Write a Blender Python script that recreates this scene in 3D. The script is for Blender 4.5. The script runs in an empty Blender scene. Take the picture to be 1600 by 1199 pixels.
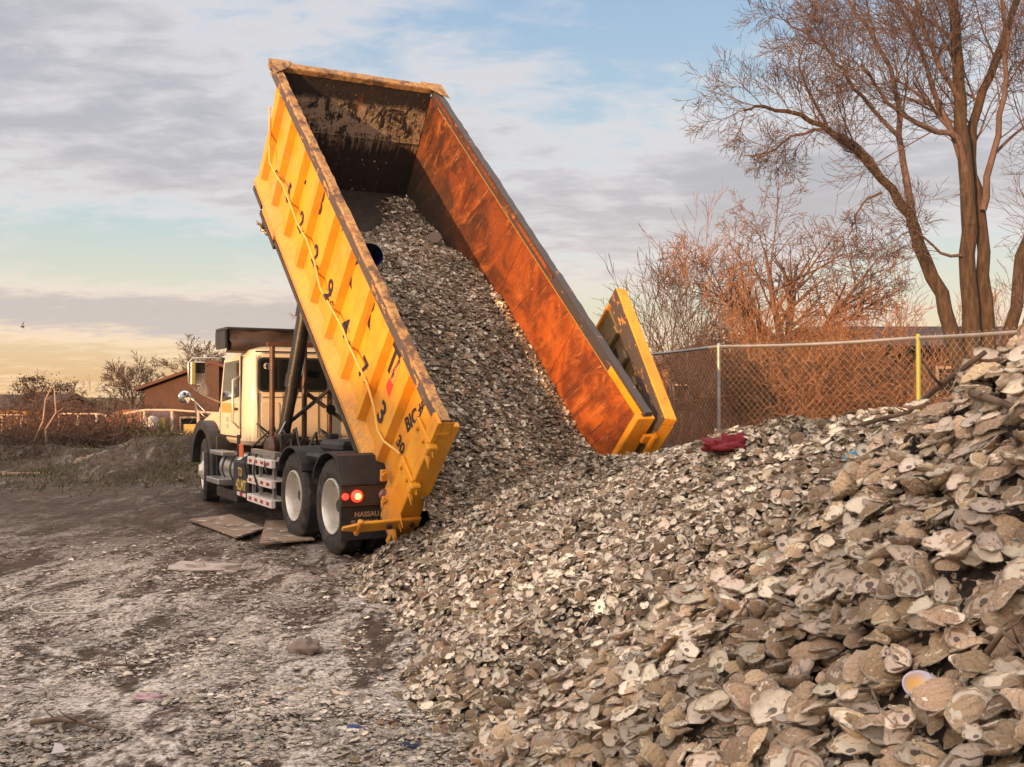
import bpy, math, random
import numpy as np
from mathutils import Vector, Matrix
R = math.radians
sc = bpy.context.scene
col = sc.collection

# ------------------------------------------------------------------ camera, exposure
H0 = 1.72
cam = bpy.data.cameras.new("camera")
cam.lens = 35.1; cam.sensor_width = 36; cam.clip_start = .05; cam.clip_end = 3000
camo = bpy.data.objects.new("camera", cam); col.objects.link(camo)
camo.location = (0, 0, H0)
PITCH = math.atan(18.5/1560)
camo.rotation_euler = (math.pi/2+PITCH, 0, 0)
sc.camera = camo
sc.view_settings.view_transform = 'Standard'; sc.view_settings.look = 'None'
sc.view_settings.gamma = 1; sc.view_settings.use_curve_mapping = False
sc.view_settings.exposure = 0.42
sc.render.resolution_x = 1024; sc.render.resolution_y = 767
sc.cycles.max_bounces = 5; sc.cycles.diffuse_bounces = 3; sc.cycles.glossy_bounces = 3
sc.cycles.transmission_bounces = 3; sc.cycles.transparent_max_bounces = 6

# ------------------------------------------------------------------ sun
SUN_AZ, SUN_EL = R(213), R(6.5)
sd = Vector((math.sin(SUN_AZ)*math.cos(SUN_EL), math.cos(SUN_AZ)*math.cos(SUN_EL), math.sin(SUN_EL)))
sl = bpy.data.lights.new("sun", 'SUN'); sl.energy = 4.6; sl.angle = R(.5); sl.color = (1, .53, .22)
so = bpy.data.objects.new("sun", sl); col.objects.link(so)
so.rotation_euler = sd.to_track_quat('Z', 'Y').to_euler(); so.location = (-20, -30, 20)

# ------------------------------------------------------------------ node helpers
class NT:
    def __init__(s, tree): s.t = tree; s.n = tree.nodes; s.l = tree.links
    def node(s, typ, ins=None, **kw):
        nd = s.n.new(typ)
        for k, v in kw.items(): setattr(nd, k, v)
        if ins:
            for k, v in ins.items():
                sk = nd.inputs[k]
                if isinstance(v, bpy.types.NodeSocket): s.l.new(v, sk)
                else: sk.default_value = v
        return nd
    def m(s, op, a, b=0.0, c=None, clamp=False):
        i = {0: a, 1: b}
        if c is not None: i[2] = c
        return s.node('ShaderNodeMath', i, operation=op, use_clamp=clamp).outputs[0]
    def mix(s, f, a, b, mode='MIX'):
        nd = s.n.new('ShaderNodeMix'); nd.data_type = 'RGBA'; nd.blend_type = mode
        for k, v in ((0, f), (6, a), (7, b)):
            sk = nd.inputs[k]
            if isinstance(v, bpy.types.NodeSocket): s.l.new(v, sk)
            else: sk.default_value = (tuple(v)+(1,))[:4] if k else v
        return nd.outputs[2]
    def sstep(s, x, a, b):
        return s.node('ShaderNodeMapRange', {0: x, 1: a, 2: b, 3: 0.0, 4: 1.0}, interpolation_type='SMOOTHSTEP').outputs[0]
    def noise(s, vec, scale, detail=4, rough=.55, dist=0.0, out=0):
        i = {'Scale': scale, 'Detail': detail, 'Roughness': rough, 'Distortion': dist}
        if vec is not None: i['Vector'] = vec
        return s.node('ShaderNodeTexNoise', i).outputs[out]
    def mapping(s, vec, scale=(1, 1, 1), loc=(0, 0, 0), rot=(0, 0, 0)):
        return s.node('ShaderNodeMapping', {'Vector': vec, 'Scale': scale, 'Location': loc, 'Rotation': rot}).outputs[0]
    def xyz(s, vec): return s.node('ShaderNodeSeparateXYZ', {0: vec}).outputs
    def comb(s, x, y, z): return s.node('ShaderNodeCombineXYZ', {0: x, 1: y, 2: z}).outputs[0]

# ------------------------------------------------------------------ sky
w = bpy.data.worlds.new("World"); sc.world = w; w.use_nodes = True
w.node_tree.nodes.clear(); N = NT(w.node_tree)
sky = N.node('ShaderNodeTexSky', sky_type='NISHITA', sun_disc=False, sun_elevation=SUN_EL, sun_rotation=SUN_AZ,
             air_density=1.0, dust_density=2.0, ozone_density=1.5)
dirv = N.node('ShaderNodeTexCoord').outputs['Generated']
dx, dy, dz = N.xyz(dirv)
az = N.m('ARCTAN2', dx, dy); el = N.m('ARCSINE', dz)
def blob(a0, e0, sa, se, amp):       # soft bump in azimuth / elevation (radians)
    u = N.m('DIVIDE', N.m('SUBTRACT', az, a0), sa); v = N.m('DIVIDE', N.m('SUBTRACT', el, e0), se)
    q = N.m('ADD', N.m('MULTIPLY', u, u), N.m('MULTIPLY', v, v))
    return N.m('MULTIPLY', N.m('EXPONENT', N.m('MULTIPLY', q, -1.0)), amp)
zz = N.m('ADD', N.m('MAXIMUM', dz, 0.0), .16)
pv = N.comb(N.m('DIVIDE', dx, zz), N.m('DIVIDE', dy, zz), 0.0)
big = N.noise(N.mapping(pv, (.8, 1.1, 1), (3.1, 1.7, 0), (0, 0, .35)), 1.0, 7, .58, .3)
fine = N.noise(N.mapping(pv, (2.2, 3.3, 1), (.4, 7.7, 0), (0, 0, .25)), 3.0, 7, .58, .3)
dens = N.m('ADD', N.m('MULTIPLY', big, .62), N.m('MULTIPLY', fine, .38))
bias = blob(-.40, .138, .20, .036, -.26)      # clear pale gap on the left
for a in [(.17, .34, .17, .05, -.12), (.26, .42, .2, .09, -.05), (.1, .22, .07, .03, -.04),
          (-.36, .076, .24, .021, .22), (-.3, .02, .3, .022, -.2), (-.4, .30, .35, .16, .07), (.25, .19, .16, .055, .12), (.02, .085, .2, .03, -.12), (.4, .1, .2, .05, -.12)]:
    bias = N.m('ADD', bias, blob(*a))
dens = N.m('ADD', dens, bias)
cov = N.sstep(dens, .32, .54)
thick = N.sstep(dens, .44, .66)
lowf = N.sstep(el, .16, 0.0)
# clear-air tint laid over the physical sky near the horizon
warm = N.mix(N.sstep(el, 0.0, .10), (.80, .50, .25), (.72, .66, .50))
warm = N.mix(N.sstep(el, .07, .20), warm, (.46, .58, .62))
warm = N.mix(N.sstep(el, .16, .45), warm, (.30, .43, .62))
edge = N.mix(lowf, (.58, .55, .55), (.80, .58, .36))
core = N.mix(N.sstep(el, .30, .03), (.285, .30, .345), (.44, .375, .33))
core = N.mix(N.m('MULTIPLY', fine, .5), core, (.50, .47, .48))
cl = N.mix(thick, edge, core)
b1 = N.node('ShaderNodeBackground', {0: sky.outputs[0], 1: .12})
b2 = N.node('ShaderNodeBackground', {0: warm, 1: 1.0})
b3 = N.node('ShaderNodeBackground', {0: cl, 1: 1.04})
s1 = N.node('ShaderNodeMixShader', {0: .72, 1: b1.outputs[0], 2: b2.outputs[0]})
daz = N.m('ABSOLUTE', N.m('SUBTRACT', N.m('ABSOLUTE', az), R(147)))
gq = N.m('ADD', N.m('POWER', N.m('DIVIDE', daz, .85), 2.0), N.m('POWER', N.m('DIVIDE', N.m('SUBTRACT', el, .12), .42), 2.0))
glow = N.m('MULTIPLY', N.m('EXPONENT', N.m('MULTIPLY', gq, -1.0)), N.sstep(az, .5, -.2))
b4 = N.node('ShaderNodeBackground', {0: (1.0, .72, .50, 1), 1: N.m('MULTIPLY', glow, 3.3)})  # added warm glow in the unseen sky round the sun, fills shade
s2 = N.node('ShaderNodeMixShader', {0: N.m('MULTIPLY', cov, .93), 1: s1.outputs[0], 2: b3.outputs[0]})
b5 = N.node('ShaderNodeBackground', {0: (1.0, .84, .70, 1), 1: N.m('MULTIPLY', N.sstep(el, .45, .85), .85)})   # added overhead fill above the view, lifts the shaded parts
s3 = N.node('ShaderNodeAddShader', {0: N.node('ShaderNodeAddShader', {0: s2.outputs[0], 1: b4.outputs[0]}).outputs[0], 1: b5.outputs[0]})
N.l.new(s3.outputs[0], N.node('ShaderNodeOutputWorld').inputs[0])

# ------------------------------------------------------------------ pixel-free placing helpers
def at(x, y, Y):
    """world point at forward distance Y seen in photo direction (x, y)"""
    return Vector(((x-800)/1560*Y, Y, H0+(618-y)/1560*Y))
def gnd(x, y, z=0.0):
    Y = 1560*(H0-z)/(y-618); return Vector(((x-800)/1560*Y, Y, z))

# ------------------------------------------------------------------ materials
MATS = {}
def mat(name, fn):
    if name not in MATS:
        m = bpy.data.materials.new(name); m.use_nodes = True; m.node_tree.nodes.clear()
        t = NT(m.node_tree); p = t.node('ShaderNodeBsdfPrincipled'); o = t.node('ShaderNodeOutputMaterial')
        t.l.new(p.outputs[0], o.inputs[0]); fn(t, p); MATS[name] = m
    return MATS[name]
def setp(t, p, **kw):
    nm = {'col': 'Base Color', 'rough': 'Roughness', 'metal': 'Metallic', 'normal': 'Normal', 'ecol': 'Emission Color', 'estr': 'Emission Strength', 'spec': 'Specular IOR Level', 'coat': 'Coat Weight'}
    for k, v in kw.items():
        sk = p.inputs[nm[k]]
        if isinstance(v, bpy.types.NodeSocket): t.l.new(v, sk)
        elif k in ('col', 'ecol'): sk.default_value = (*v[:3], 1)
        else: sk.default_value = v
def bump(t, h, s=.3, d=.01):
    return t.node('ShaderNodeBump', {'Height': h, 'Strength': s, 'Distance': d}).outputs[0]
def obj_co(t): return t.node('ShaderNodeTexCoord').outputs['Object']

def worn(name, c, c2, rough=.5, scale=6, amt=.5, metal=0, spec=.4, bs=.15):
    def f(t, p):
        co = obj_co(t); n = t.noise(co, scale, 6, .65)
        n2 = t.noise(co, scale*7, 4, .6)
        k = t.sstep(t.m('ADD', t.m('MULTIPLY', n, .7), t.m('MULTIPLY', n2, .3)), .5-.12, .5+.16)
        setp(t, p, col=t.mix(t.m('MULTIPLY', k, amt), c, c2), rough=t.m('ADD', t.m('MULTIPLY', n2, .3), rough-.15), metal=metal, spec=spec, normal=bump(t, n2, bs, .01))
    return mat(name, f)
def plain(name, c, rough=.5, metal=0.0, emit=0):
    def f(t, p):
        co = obj_co(t); n = t.noise(co, 14, 4, .6)
        setp(t, p, col=t.mix(t.m('MULTIPLY', n, .35), c, tuple(x*.6 for x in c)), rough=rough, metal=metal)
        if emit: setp(t, p, ecol=c, estr=emit)
    return mat(name, f)

def yellow_paint(t, p):
    co = obj_co(t); x, y, z = t.xyz(co)
    n = t.noise(co, 2.2, 6, .6); g = t.noise(co, 22, 5, .65)
    c = t.mix(t.sstep(n, .35, .65), (.74, .335, .022), (.66, .255, .014))
    st = t.noise(t.mapping(co, (6, 6, .9)), 3.5, 5, .6)          # run marks down the height of the box
    c = t.mix(t.m('MULTIPLY', t.sstep(st, .54, .70), .55), c, (.38, .17, .05))
    c = t.mix(t.m('MULTIPLY', t.sstep(t.noise(co, 1.1, 7, .7, .6), .50, .66), .45), c, (.50, .30, .12))
    low = t.sstep(z, .45, .0)
    c = t.mix(t.m('MULTIPLY', low, t.sstep(g, .40, .6)), c, (.42, .24, .10))
    c = t.mix(t.sstep(t.noise(co, 9, 7, .75), .64, .70), c, (.13, .06, .03))
    setp(t, p, col=c, rough=t.m('ADD', .42, t.m('MULTIPLY', g, .25)), spec=.35, normal=bump(t, t.m('ADD', t.noise(co, 3, 3), t.m('MULTIPLY', g, .25)), .35, .03))
YEL = mat('yellow_container_paint', yellow_paint)
def rail_top(t, p):
    co = obj_co(t); g = t.noise(co, 16, 6, .7); n = t.noise(co, 3.5, 6, .7)
    c = t.mix(t.sstep(g, .4, .62), (.40, .24, .09), (.24, .12, .05))
    c = t.mix(t.sstep(n, .50, .60), c, (.10, .055, .035))
    c = t.mix(t.sstep(t.noise(co, 5, 7, .75, .5), .62, .66), c, (.30, .06, .03))
    setp(t, p, col=c, rough=.8, normal=bump(t, g, .6, .02))
RTOP = mat('mud_crusted_rail', rail_top)
def rail_side(t, p):
    co = obj_co(t); n = t.noise(t.mapping(co, (1, .6, 2)), 7, 7, .7, .6)
    c = t.mix(t.sstep(n, .57, .62), (.075, .06, .055), (.60, .27, .05))
    setp(t, p, col=c, rough=.7, normal=bump(t, n, .5, .02))
RSIDE = mat('scraped_black_rail', rail_side)
def rail_side2(t, p):
    co = obj_co(t); n = t.noise(t.mapping(co, (1, .6, 2)), 7, 7, .7, .6)
    c = t.mix(t.sstep(n, .60, .66), (.05, .045, .05), (.30, .17, .10))
    setp(t, p, col=c, rough=.65, normal=bump(t, n, .4, .02))
RDARK = mat('dark_painted_rail', rail_side2)
def rust(t, p):
    co = obj_co(t); x, y, z = t.xyz(co)
    sk = t.comb(x, t.m('ADD', y, t.m('MULTIPLY', z, .32)), t.m('MULTIPLY', z, .38))
    n = t.noise(co, 1.6, 8, .7, .8); s = t.noise(sk, 4.0, 9, .74, .5); g = t.noise(co, 26, 6, .75)
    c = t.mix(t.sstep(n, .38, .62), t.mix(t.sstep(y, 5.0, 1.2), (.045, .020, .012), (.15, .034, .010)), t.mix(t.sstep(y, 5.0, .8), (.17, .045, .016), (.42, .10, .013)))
    c = t.mix(t.m('MULTIPLY', t.sstep(s, .52, .68), .75), c, (.46, .145, .035))
    c = t.mix(t.m('MULTIPLY', t.sstep(g, .50, .7), .6), c, (.09, .028, .014))
    c = t.mix(t.m('MULTIPLY', t.sstep(t.noise(sk, 9, 8, .8, .6), .60, .68), .9), c, (.62, .36, .18))
    c = t.mix(t.sstep(t.noise(co, 2.4, 6, .7, .8), .60, .67), c, (.07, .03, .02))
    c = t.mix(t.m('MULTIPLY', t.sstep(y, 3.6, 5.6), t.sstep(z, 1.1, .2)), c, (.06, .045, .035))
    hh = t.m('ADD', t.m('MULTIPLY', g, .35), t.m('ADD', s, t.m('MULTIPLY', t.noise(co, 1.5, 2, .4), 3.0)))
    c = t.mix(t.m('MULTIPLY', t.sstep(t.noise(t.mapping(sk, (1, 2.2, .5)), 9, 6, .7, .5), .60, .68), .5), c, (.44, .20, .09))
    c = t.mix(t.m('MULTIPLY', t.sstep(t.noise(t.mapping(sk, (1, 3.0, .3), (4, 2, 1)), 5, 6, .7, .3), .58, .66), .65), c, (.05, .022, .014))
    setp(t, p, col=c, rough=.72, spec=.3, normal=bump(t, hh, .7, .03))
RUST = mat('rusted_inner_steel', rust)
def headb(t, p):
    co = obj_co(t); x, y, z = t.xyz(co)
    n = t.noise(co, 2.2, 8, .7, .7); drip = t.noise(t.mapping(co, (9, 1, 1.0)), 2.4, 6, .65, .2); g = t.noise(co, 20, 5, .7)
    c = t.mix(t.sstep(g, .4, .7), (.016, .012, .012), (.035, .021, .016))
    # crusted mud splash: a band across the upper half with drips under it
    band = t.m('MULTIPLY', t.sstep(t.m('ADD', z, t.m('MULTIPLY', drip, .9)), 1.10, 1.36), t.sstep(t.m('ADD', z, t.m('MULTIPLY', n, .5)), 1.62, 1.50))
    k = t.m('MULTIPLY', band, t.sstep(t.m('ADD', t.m('MULTIPLY', t.noise(co, 3.2, 9, .78, 1.0), .75), t.m('MULTIPLY', drip, .25)), .455, .50))
    k = t.m('MULTIPLY', k, t.sstep(g, .34, .44))
    c = t.mix(k, c, (.34, .255, .175))
    c = t.mix(t.m('MULTIPLY', t.sstep(t.noise(t.mapping(co, (2.2, 1, .8)), 1.9, 6, .65), .60, .68), .8), c, t.mix(k, (.16, .045, .02), (.42, .24, .12)))
    c = t.mix(t.sstep(t.noise(co, 15, 4, .5), .69, .71), c, (.5, .4, .3))
    setp(t, p, col=c, rough=.75, normal=bump(t, t.m('ADD', g, t.m('MULTIPLY', k, 1.5)), .6, .03))
HEAD = mat('mud_splashed_headboard', headb)
DOORO = worn('khaki_door_paint', (.20, .15, .07), (.06, .05, .04), .6, 3, .7)
WHITE = worn('cream_cab_paint', (.66, .56, .41), (.54, .44, .31), .28, 1.2, .5, spec=.5, bs=.03)
BLACKP = worn('dusty_black_plastic', (.016, .016, .018), (.040, .036, .034), .55, 5, .8)
STEEL = worn('dark_oily_steel', (.030, .026, .024), (.075, .05, .035), .5, 6, .8)
BROWNST = worn('brown_rusty_post', (.12, .055, .03), (.05, .035, .03), .45, 5, .8)
CYL = worn('black_hoist_cylinder', (.012, .012, .013), (.035, .03, .028), .35, 4, .8)
ALU = worn('brushed_aluminium', (.55, .54, .52), (.36, .33, .30), .35, 6, .6, metal=.85)
RIMW = worn('dusty_white_rim', (.68, .65, .60), (.36, .31, .26), .35, 4, .6, metal=.35)
CHROME = worn('chrome_mirror', (.85, .85, .85), (.7, .7, .7), .16, 4, .3, metal=1.0, bs=.01)
ORANGE = plain('orange_marker', (.75, .16, .03), .5)
YELGR = plain('fluorescent_yellow_metal', (.30, .31, .07), .5)
HOSEM = plain('yellow_air_hose', (.72, .42, .10), .5)
REDT = plain('red_reflector_tape', (.42, .02, .03), .4)
WHT = plain('white_reflector_tape', (.70, .66, .62), .4)
INK = plain('black_lettering', (.018, .016, .02), .6)
GOLD = plain('gold_lettering', (.55, .38, .10), .5)
TANL = plain('tan_lettering', (.42, .27, .15), .6)
STK = plain('fluorescent_red_sticker', (.90, .06, .02), .5)
STKO = plain('orange_warning_sticker', (.85, .30, .06), .5)
TARP = worn('brown_mesh_tarp', (.055, .038, .034), (.10, .07, .06), .8, 4, .7)
BLUEP = plain('dark_blue_plastic', (.008, .02, .075), .4)
BLUE2 = plain('bright_blue_plastic', (.03, .22, .42), .5)
REDC = plain('red_mesh_sack_cloth', (.17, .012, .018), .95)
GREYC = plain('muddy_grey_rag', (.22, .17, .14), .9)
PLASTF = plain('dirty_clear_film', (.42, .36, .31), .45)
PINKS = plain('pink_paper', (.42, .28, .30), .8)
PAPER = plain('white_paper', (.50, .46, .45), .8)
WOODD = worn('weathered_branch_wood', (.10, .065, .045), (.18, .13, .09), .85, 9, .8)
GALV = worn('galvanised_steel', (.40, .38, .36), (.26, .23, .21), .45, 8, .7, metal=.6)
def ply(t, p):
    co = obj_co(t); n = t.noise(t.mapping(co, (1, 8, 1)), 3, 6, .6); g = t.noise(co, 5, 6, .65)
    c = t.mix(n, (.22, .15, .105), (.30, .215, .15)); c = t.mix(t.sstep(t.noise(co, 2.2, 7, .7), .50, .58), c, (.12, .085, .06)); c = t.mix(t.sstep(g, .54, .62), c, (.46, .39, .33))
    setp(t, p, col=c, rough=.85, normal=bump(t, n, .3, .005))
PLY = mat('muddy_plywood', ply)
def glassf(t, p): setp(t, p, col=(.012, .014, .014), rough=.06, spec=.8)
GLASS = mat('dark_cab_glass', glassf)
def tyre(t, p):
    co = obj_co(t); g = t.noise(co, 9, 6, .6)
    setp(t, p, col=t.mix(t.sstep(g, .4, .7), (.018, .017, .017), (.065, .052, .042)), rough=.85, normal=bump(t, g, .3, .01))
TYRE = mat('dusty_tyre_rubber', tyre)
def lampf(t, p): setp(t, p, col=(.8, .05, .02), rough=.3, ecol=(1, .03, .015), estr=2.2)
LAMP = mat('lit_red_lamp', lampf)
def lampc(t, p): setp(t, p, col=(1, .5, .3), rough=.3, ecol=(1, .30, .08), estr=3.5)
LAMPC = mat('lit_lamp_core', lampc)
LENS = plain('unlit_lamp_lens', (.25, .12, .11), .3)

def barkf(c1, c2):
    def f(t, p):
        co = obj_co(t); n = t.noise(t.mapping(co, (6, 6, 1.2)), 3, 6, .7)
        setp(t, p, col=t.mix(t.sstep(n, .3, .7), c1, c2), rough=.9, normal=bump(t, n, .9, .06))
    return f
BARK = mat('brown_bark', barkf((.035, .024, .018), (.115, .072, .045)))
BARKT = mat('grey_brown_twig', barkf((.11, .07, .062), (.19, .13, .11)))
BARKM = mat('pinkish_brown_twig', barkf((.15, .085, .065), (.26, .16, .125)))
BARKR = mat('russet_twig', barkf((.25, .115, .06), (.43, .22, .11)))
BARKP = mat('pale_birch_bark', barkf((.30, .19, .13), (.46, .31, .22)))
BARKD = mat('dark_far_twig', barkf((.09, .055, .045), (.16, .10, .07)))
BRUSHR = mat('red_brown_brush', barkf((.105, .052, .036), (.20, .10, .065)))
LEAFD = plain('dry_clinging_leaf', (.075, .045, .025), .9)
LEAFG = plain('olive_grass', (.10, .085, .035), .9)

def ground_f(t, p):
    co = obj_co(t); x, y, z = t.xyz(co)
    n = t.noise(co, .55, 7, .62, .4); g = t.noise(co, 9, 8, .72, .6); f = t.noise(co, 34, 6, .75)
    tr = t.noise(t.mapping(co, (1.6, .45, 1), (0, 0, 0), (0, 0, -.45)), 1.6, 8, .68, .7)      # drag marks along the truck's path
    mud = t.mix(t.sstep(g, .35, .65), (.048, .034, .026), (.12, .085, .062))
    mud = t.mix(t.sstep(t.noise(co, .9, 5, .6), .52, .68), mud, (.050, .037, .022))
    pale = t.mix(t.sstep(f, .38, .62), (.38, .32, .27), (.80, .74, .67))
    # crushed shell spread thickly in the near yard, thin to none farther out
    near = t.sstep(t.m('ADD', y, t.m('MULTIPLY', n, 9.0)), 19.5, 11.5)
    k = t.m('MULTIPLY', t.sstep(t.m('ADD', t.m('MULTIPLY', g, .35), t.m('MULTIPLY', tr, .65)), .45, .54), near)
    k = t.m('MULTIPLY', k, t.sstep(f, .34, .50))
    thin = t.m('MULTIPLY', t.m('MULTIPLY', t.sstep(tr, .52, .66), t.sstep(f, .45, .6)), .45)
    k = t.m('MAXIMUM', k, thin)
    c = t.mix(t.m('MULTIPLY', k, .85), mud, pale)
    far = t.m('MULTIPLY', t.sstep(t.noise(t.mapping(co, (.35, 1, 1)), 1.1, 6, .65), .60, .64), t.m('MULTIPLY', t.sstep(x, -7.5, -10.5), t.sstep(y, 26, 21)))
    c = t.mix(far, c, (.42, .38, .36))
    fieldc = t.mix(t.noise(co, .4, 5, .6), (.10, .065, .035), (.15, .11, .05))
    c = t.mix(t.sstep(y, 24, 30), c, fieldc)
    setp(t, p, col=c, rough=.9, spec=.2, normal=bump(t, t.m('ADD', t.m('MULTIPLY', g, .6), t.m('MULTIPLY', f, .4)), .8, .05))
GROUND = mat('muddy_shell_ground', ground_f)
def core_f(t, p):
    co = obj_co(t); g = t.noise(co, 25, 8, .75); n = t.noise(co, 3, 6, .6)
    c = t.mix(t.sstep(g, .40, .62), (.028, .020, .015), (.12, .088, .065)); c = t.mix(t.sstep(n, .45, .65), c, (.06, .043, .032))
    setp(t, p, col=c, rough=.95, normal=bump(t, g, 1.0, .04))
CORE = mat('gritty_shell_hash', core_f)

def shell_f(out_a, out_b, in_a, in_b, dirt, pale=.75):
    def f(t, p):
        A = t.node('ShaderNodeAttribute', attribute_name='info').outputs   # r: inside, g: random, b: ring
        L = t.node('ShaderNodeAttribute', attribute_name='loc').outputs['Vector']
        ins, rnd, ring = t.node('ShaderNodeSeparateColor', {0: A['Color']}).outputs
        lx, ly, lz = t.xyz(L)
        off = t.comb(t.m('MULTIPLY', rnd, 37.0), t.m('MULTIPLY', rnd, 91.0), t.m('MULTIPLY', rnd, 13.0))
        v = t.node('ShaderNodeVectorMath', {0: L, 1: off}, operation='ADD').outputs[0]
        n = t.noise(v, 3.0, 7, .68, .5); g = t.noise(v, 14, 6, .75)
        rr = t.m('FRACT', t.m('MULTIPLY', rnd, 7.31)); r2 = t.m('FRACT', t.m('MULTIPLY', rnd, 17.7))
        # growth layers on the outside
        hinge = t.m('SQRT', t.m('ADD', t.m('POWER', t.m('ADD', lx, .5), 2.0), t.m('MULTIPLY', ly, ly)))
        lay = t.m('FRACT', t.m('ADD', t.m('MULTIPLY', hinge, 7.0), t.m('MULTIPLY', n, 3.0)))
        fine = t.noise(v, 30, 5, .75); pit = t.noise(v, 7, 8, .82, 1.0)
        oc = t.mix(rr, out_a, out_b)
        oc = t.mix(t.m('MULTIPLY', t.sstep(r2, .70, .95), .5), oc, (.52, .30, .15))
        oc = t.mix(t.m('MULTIPLY', t.sstep(pit, .34, .82), pale), oc, (.80, .69, .54))
        oc = t.mix(t.m('MULTIPLY', t.sstep(lay, .30, .0), .45), oc, (.13, .09, .06))
        oc = t.mix(t.m('MULTIPLY', t.sstep(fine, .48, .80), .55), oc, (.12, .08, .05))
        ic = t.mix(r2, in_a, in_b)
        ic = t.mix(t.m('MULTIPLY', t.sstep(n, .35, .80), .5), ic, t.mix(rr, (.68, .50, .33), (.52, .46, .43)))
        ic = t.mix(t.m('MULTIPLY', t.sstep(pit, .48, .80), .6), ic, (.44, .31, .20))
        sx = t.m('DIVIDE', t.m('SUBTRACT', lx, .13), .11); sy = t.m('DIVIDE', t.m('SUBTRACT', ly, .06), .085)
        dd = t.m('SQRT', t.m('ADD', t.m('MULTIPLY', sx, sx), t.m('MULTIPLY', sy, sy)))
        scar = t.m('MULTIPLY', t.sstep(dd, 1.15, .85), t.m('GREATER_THAN', rr, .25))
        ic = t.mix(t.m('MULTIPLY', scar, .85), ic, (.075, .055, .06))
        ic = t.mix(t.m('MULTIPLY', t.sstep(ring, .86, 1.0), .5), ic, (.22, .16, .11))
        r3 = t.m('FRACT', t.m('MULTIPLY', rnd, 43.3))
        c = t.mix(t.m('GREATER_THAN', ins, .5), oc, ic)
        c = t.mix(t.m('MULTIPLY', t.sstep(ring, .88, 1.0), t.m('MULTIPLY', t.sstep(g, .4, .6), .7)), c, (.80, .71, .58))
        c = t.mix(t.m('MULTIPLY', t.sstep(t.m('ADD', t.m('MULTIPLY', g, .5), t.m('ADD', t.m('MULTIPLY', pit, .3), t.m('MULTIPLY', fine, .2))), .32, .80), t.m('MULTIPLY', t.m('SUBTRACT', 1.6, ins), dirt)), c, t.mix(r2, (.24, .165, .11), (.38, .285, .205)))
        c = t.mix(t.m('MULTIPLY', t.sstep(fine, .40, .25), .35), c, (.07, .05, .035))
        vv = t.m('MULTIPLY', t.m('ADD', .68, t.m('MULTIPLY', r3, .66)), t.m('ADD', .68, t.m('MULTIPLY', A['Alpha'], .74))); c = t.mix(1.0, c, t.comb(vv, vv, t.m('MULTIPLY', vv, t.m('ADD', .92, t.m('MULTIPLY', r2, .16)))), 'MULTIPLY')
        hgt = t.m('ADD', t.m('MULTIPLY', lay, .4), t.m('ADD', t.m('MULTIPLY', g, .8), t.m('ADD', t.m('MULTIPLY', pit, 1.3), t.m('MULTIPLY', fine, .35))))
        setp(t, p, col=c, rough=t.mix(ins, (.85,)*3, (.38,)*3), spec=.3, normal=bump(t, hgt, .9, .011))
    return f
SHELLN = mat('sun_bleached_oyster_shell', shell_f((.76, .54, .35), (.30, .195, .12), (1.0, .93, .82), (.90, .76, .60), .20, .60))
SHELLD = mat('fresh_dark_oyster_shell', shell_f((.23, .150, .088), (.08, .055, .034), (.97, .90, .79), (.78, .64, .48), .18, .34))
SHELLG = mat('crushed_shell_fragment', shell_f((.72, .64, .56), (.40, .33, .27), (.94, .89, .83), (.78, .71, .62), .15))
def clam_f(t, p):
    L = t.node('ShaderNodeAttribute', attribute_name='loc').outputs['Vector']; lx, ly, lz = t.xyz(L)
    r = t.m('SQRT', t.m('ADD', t.m('MULTIPLY', lx, lx), t.m('MULTIPLY', ly, ly)))
    setp(t, p, col=t.mix(t.sstep(r, .20, .46), (.80, .50, .18), (.52, .48, .62)), rough=.35)
CLAM = mat('glossy_clam_inside', clam_f)

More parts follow.
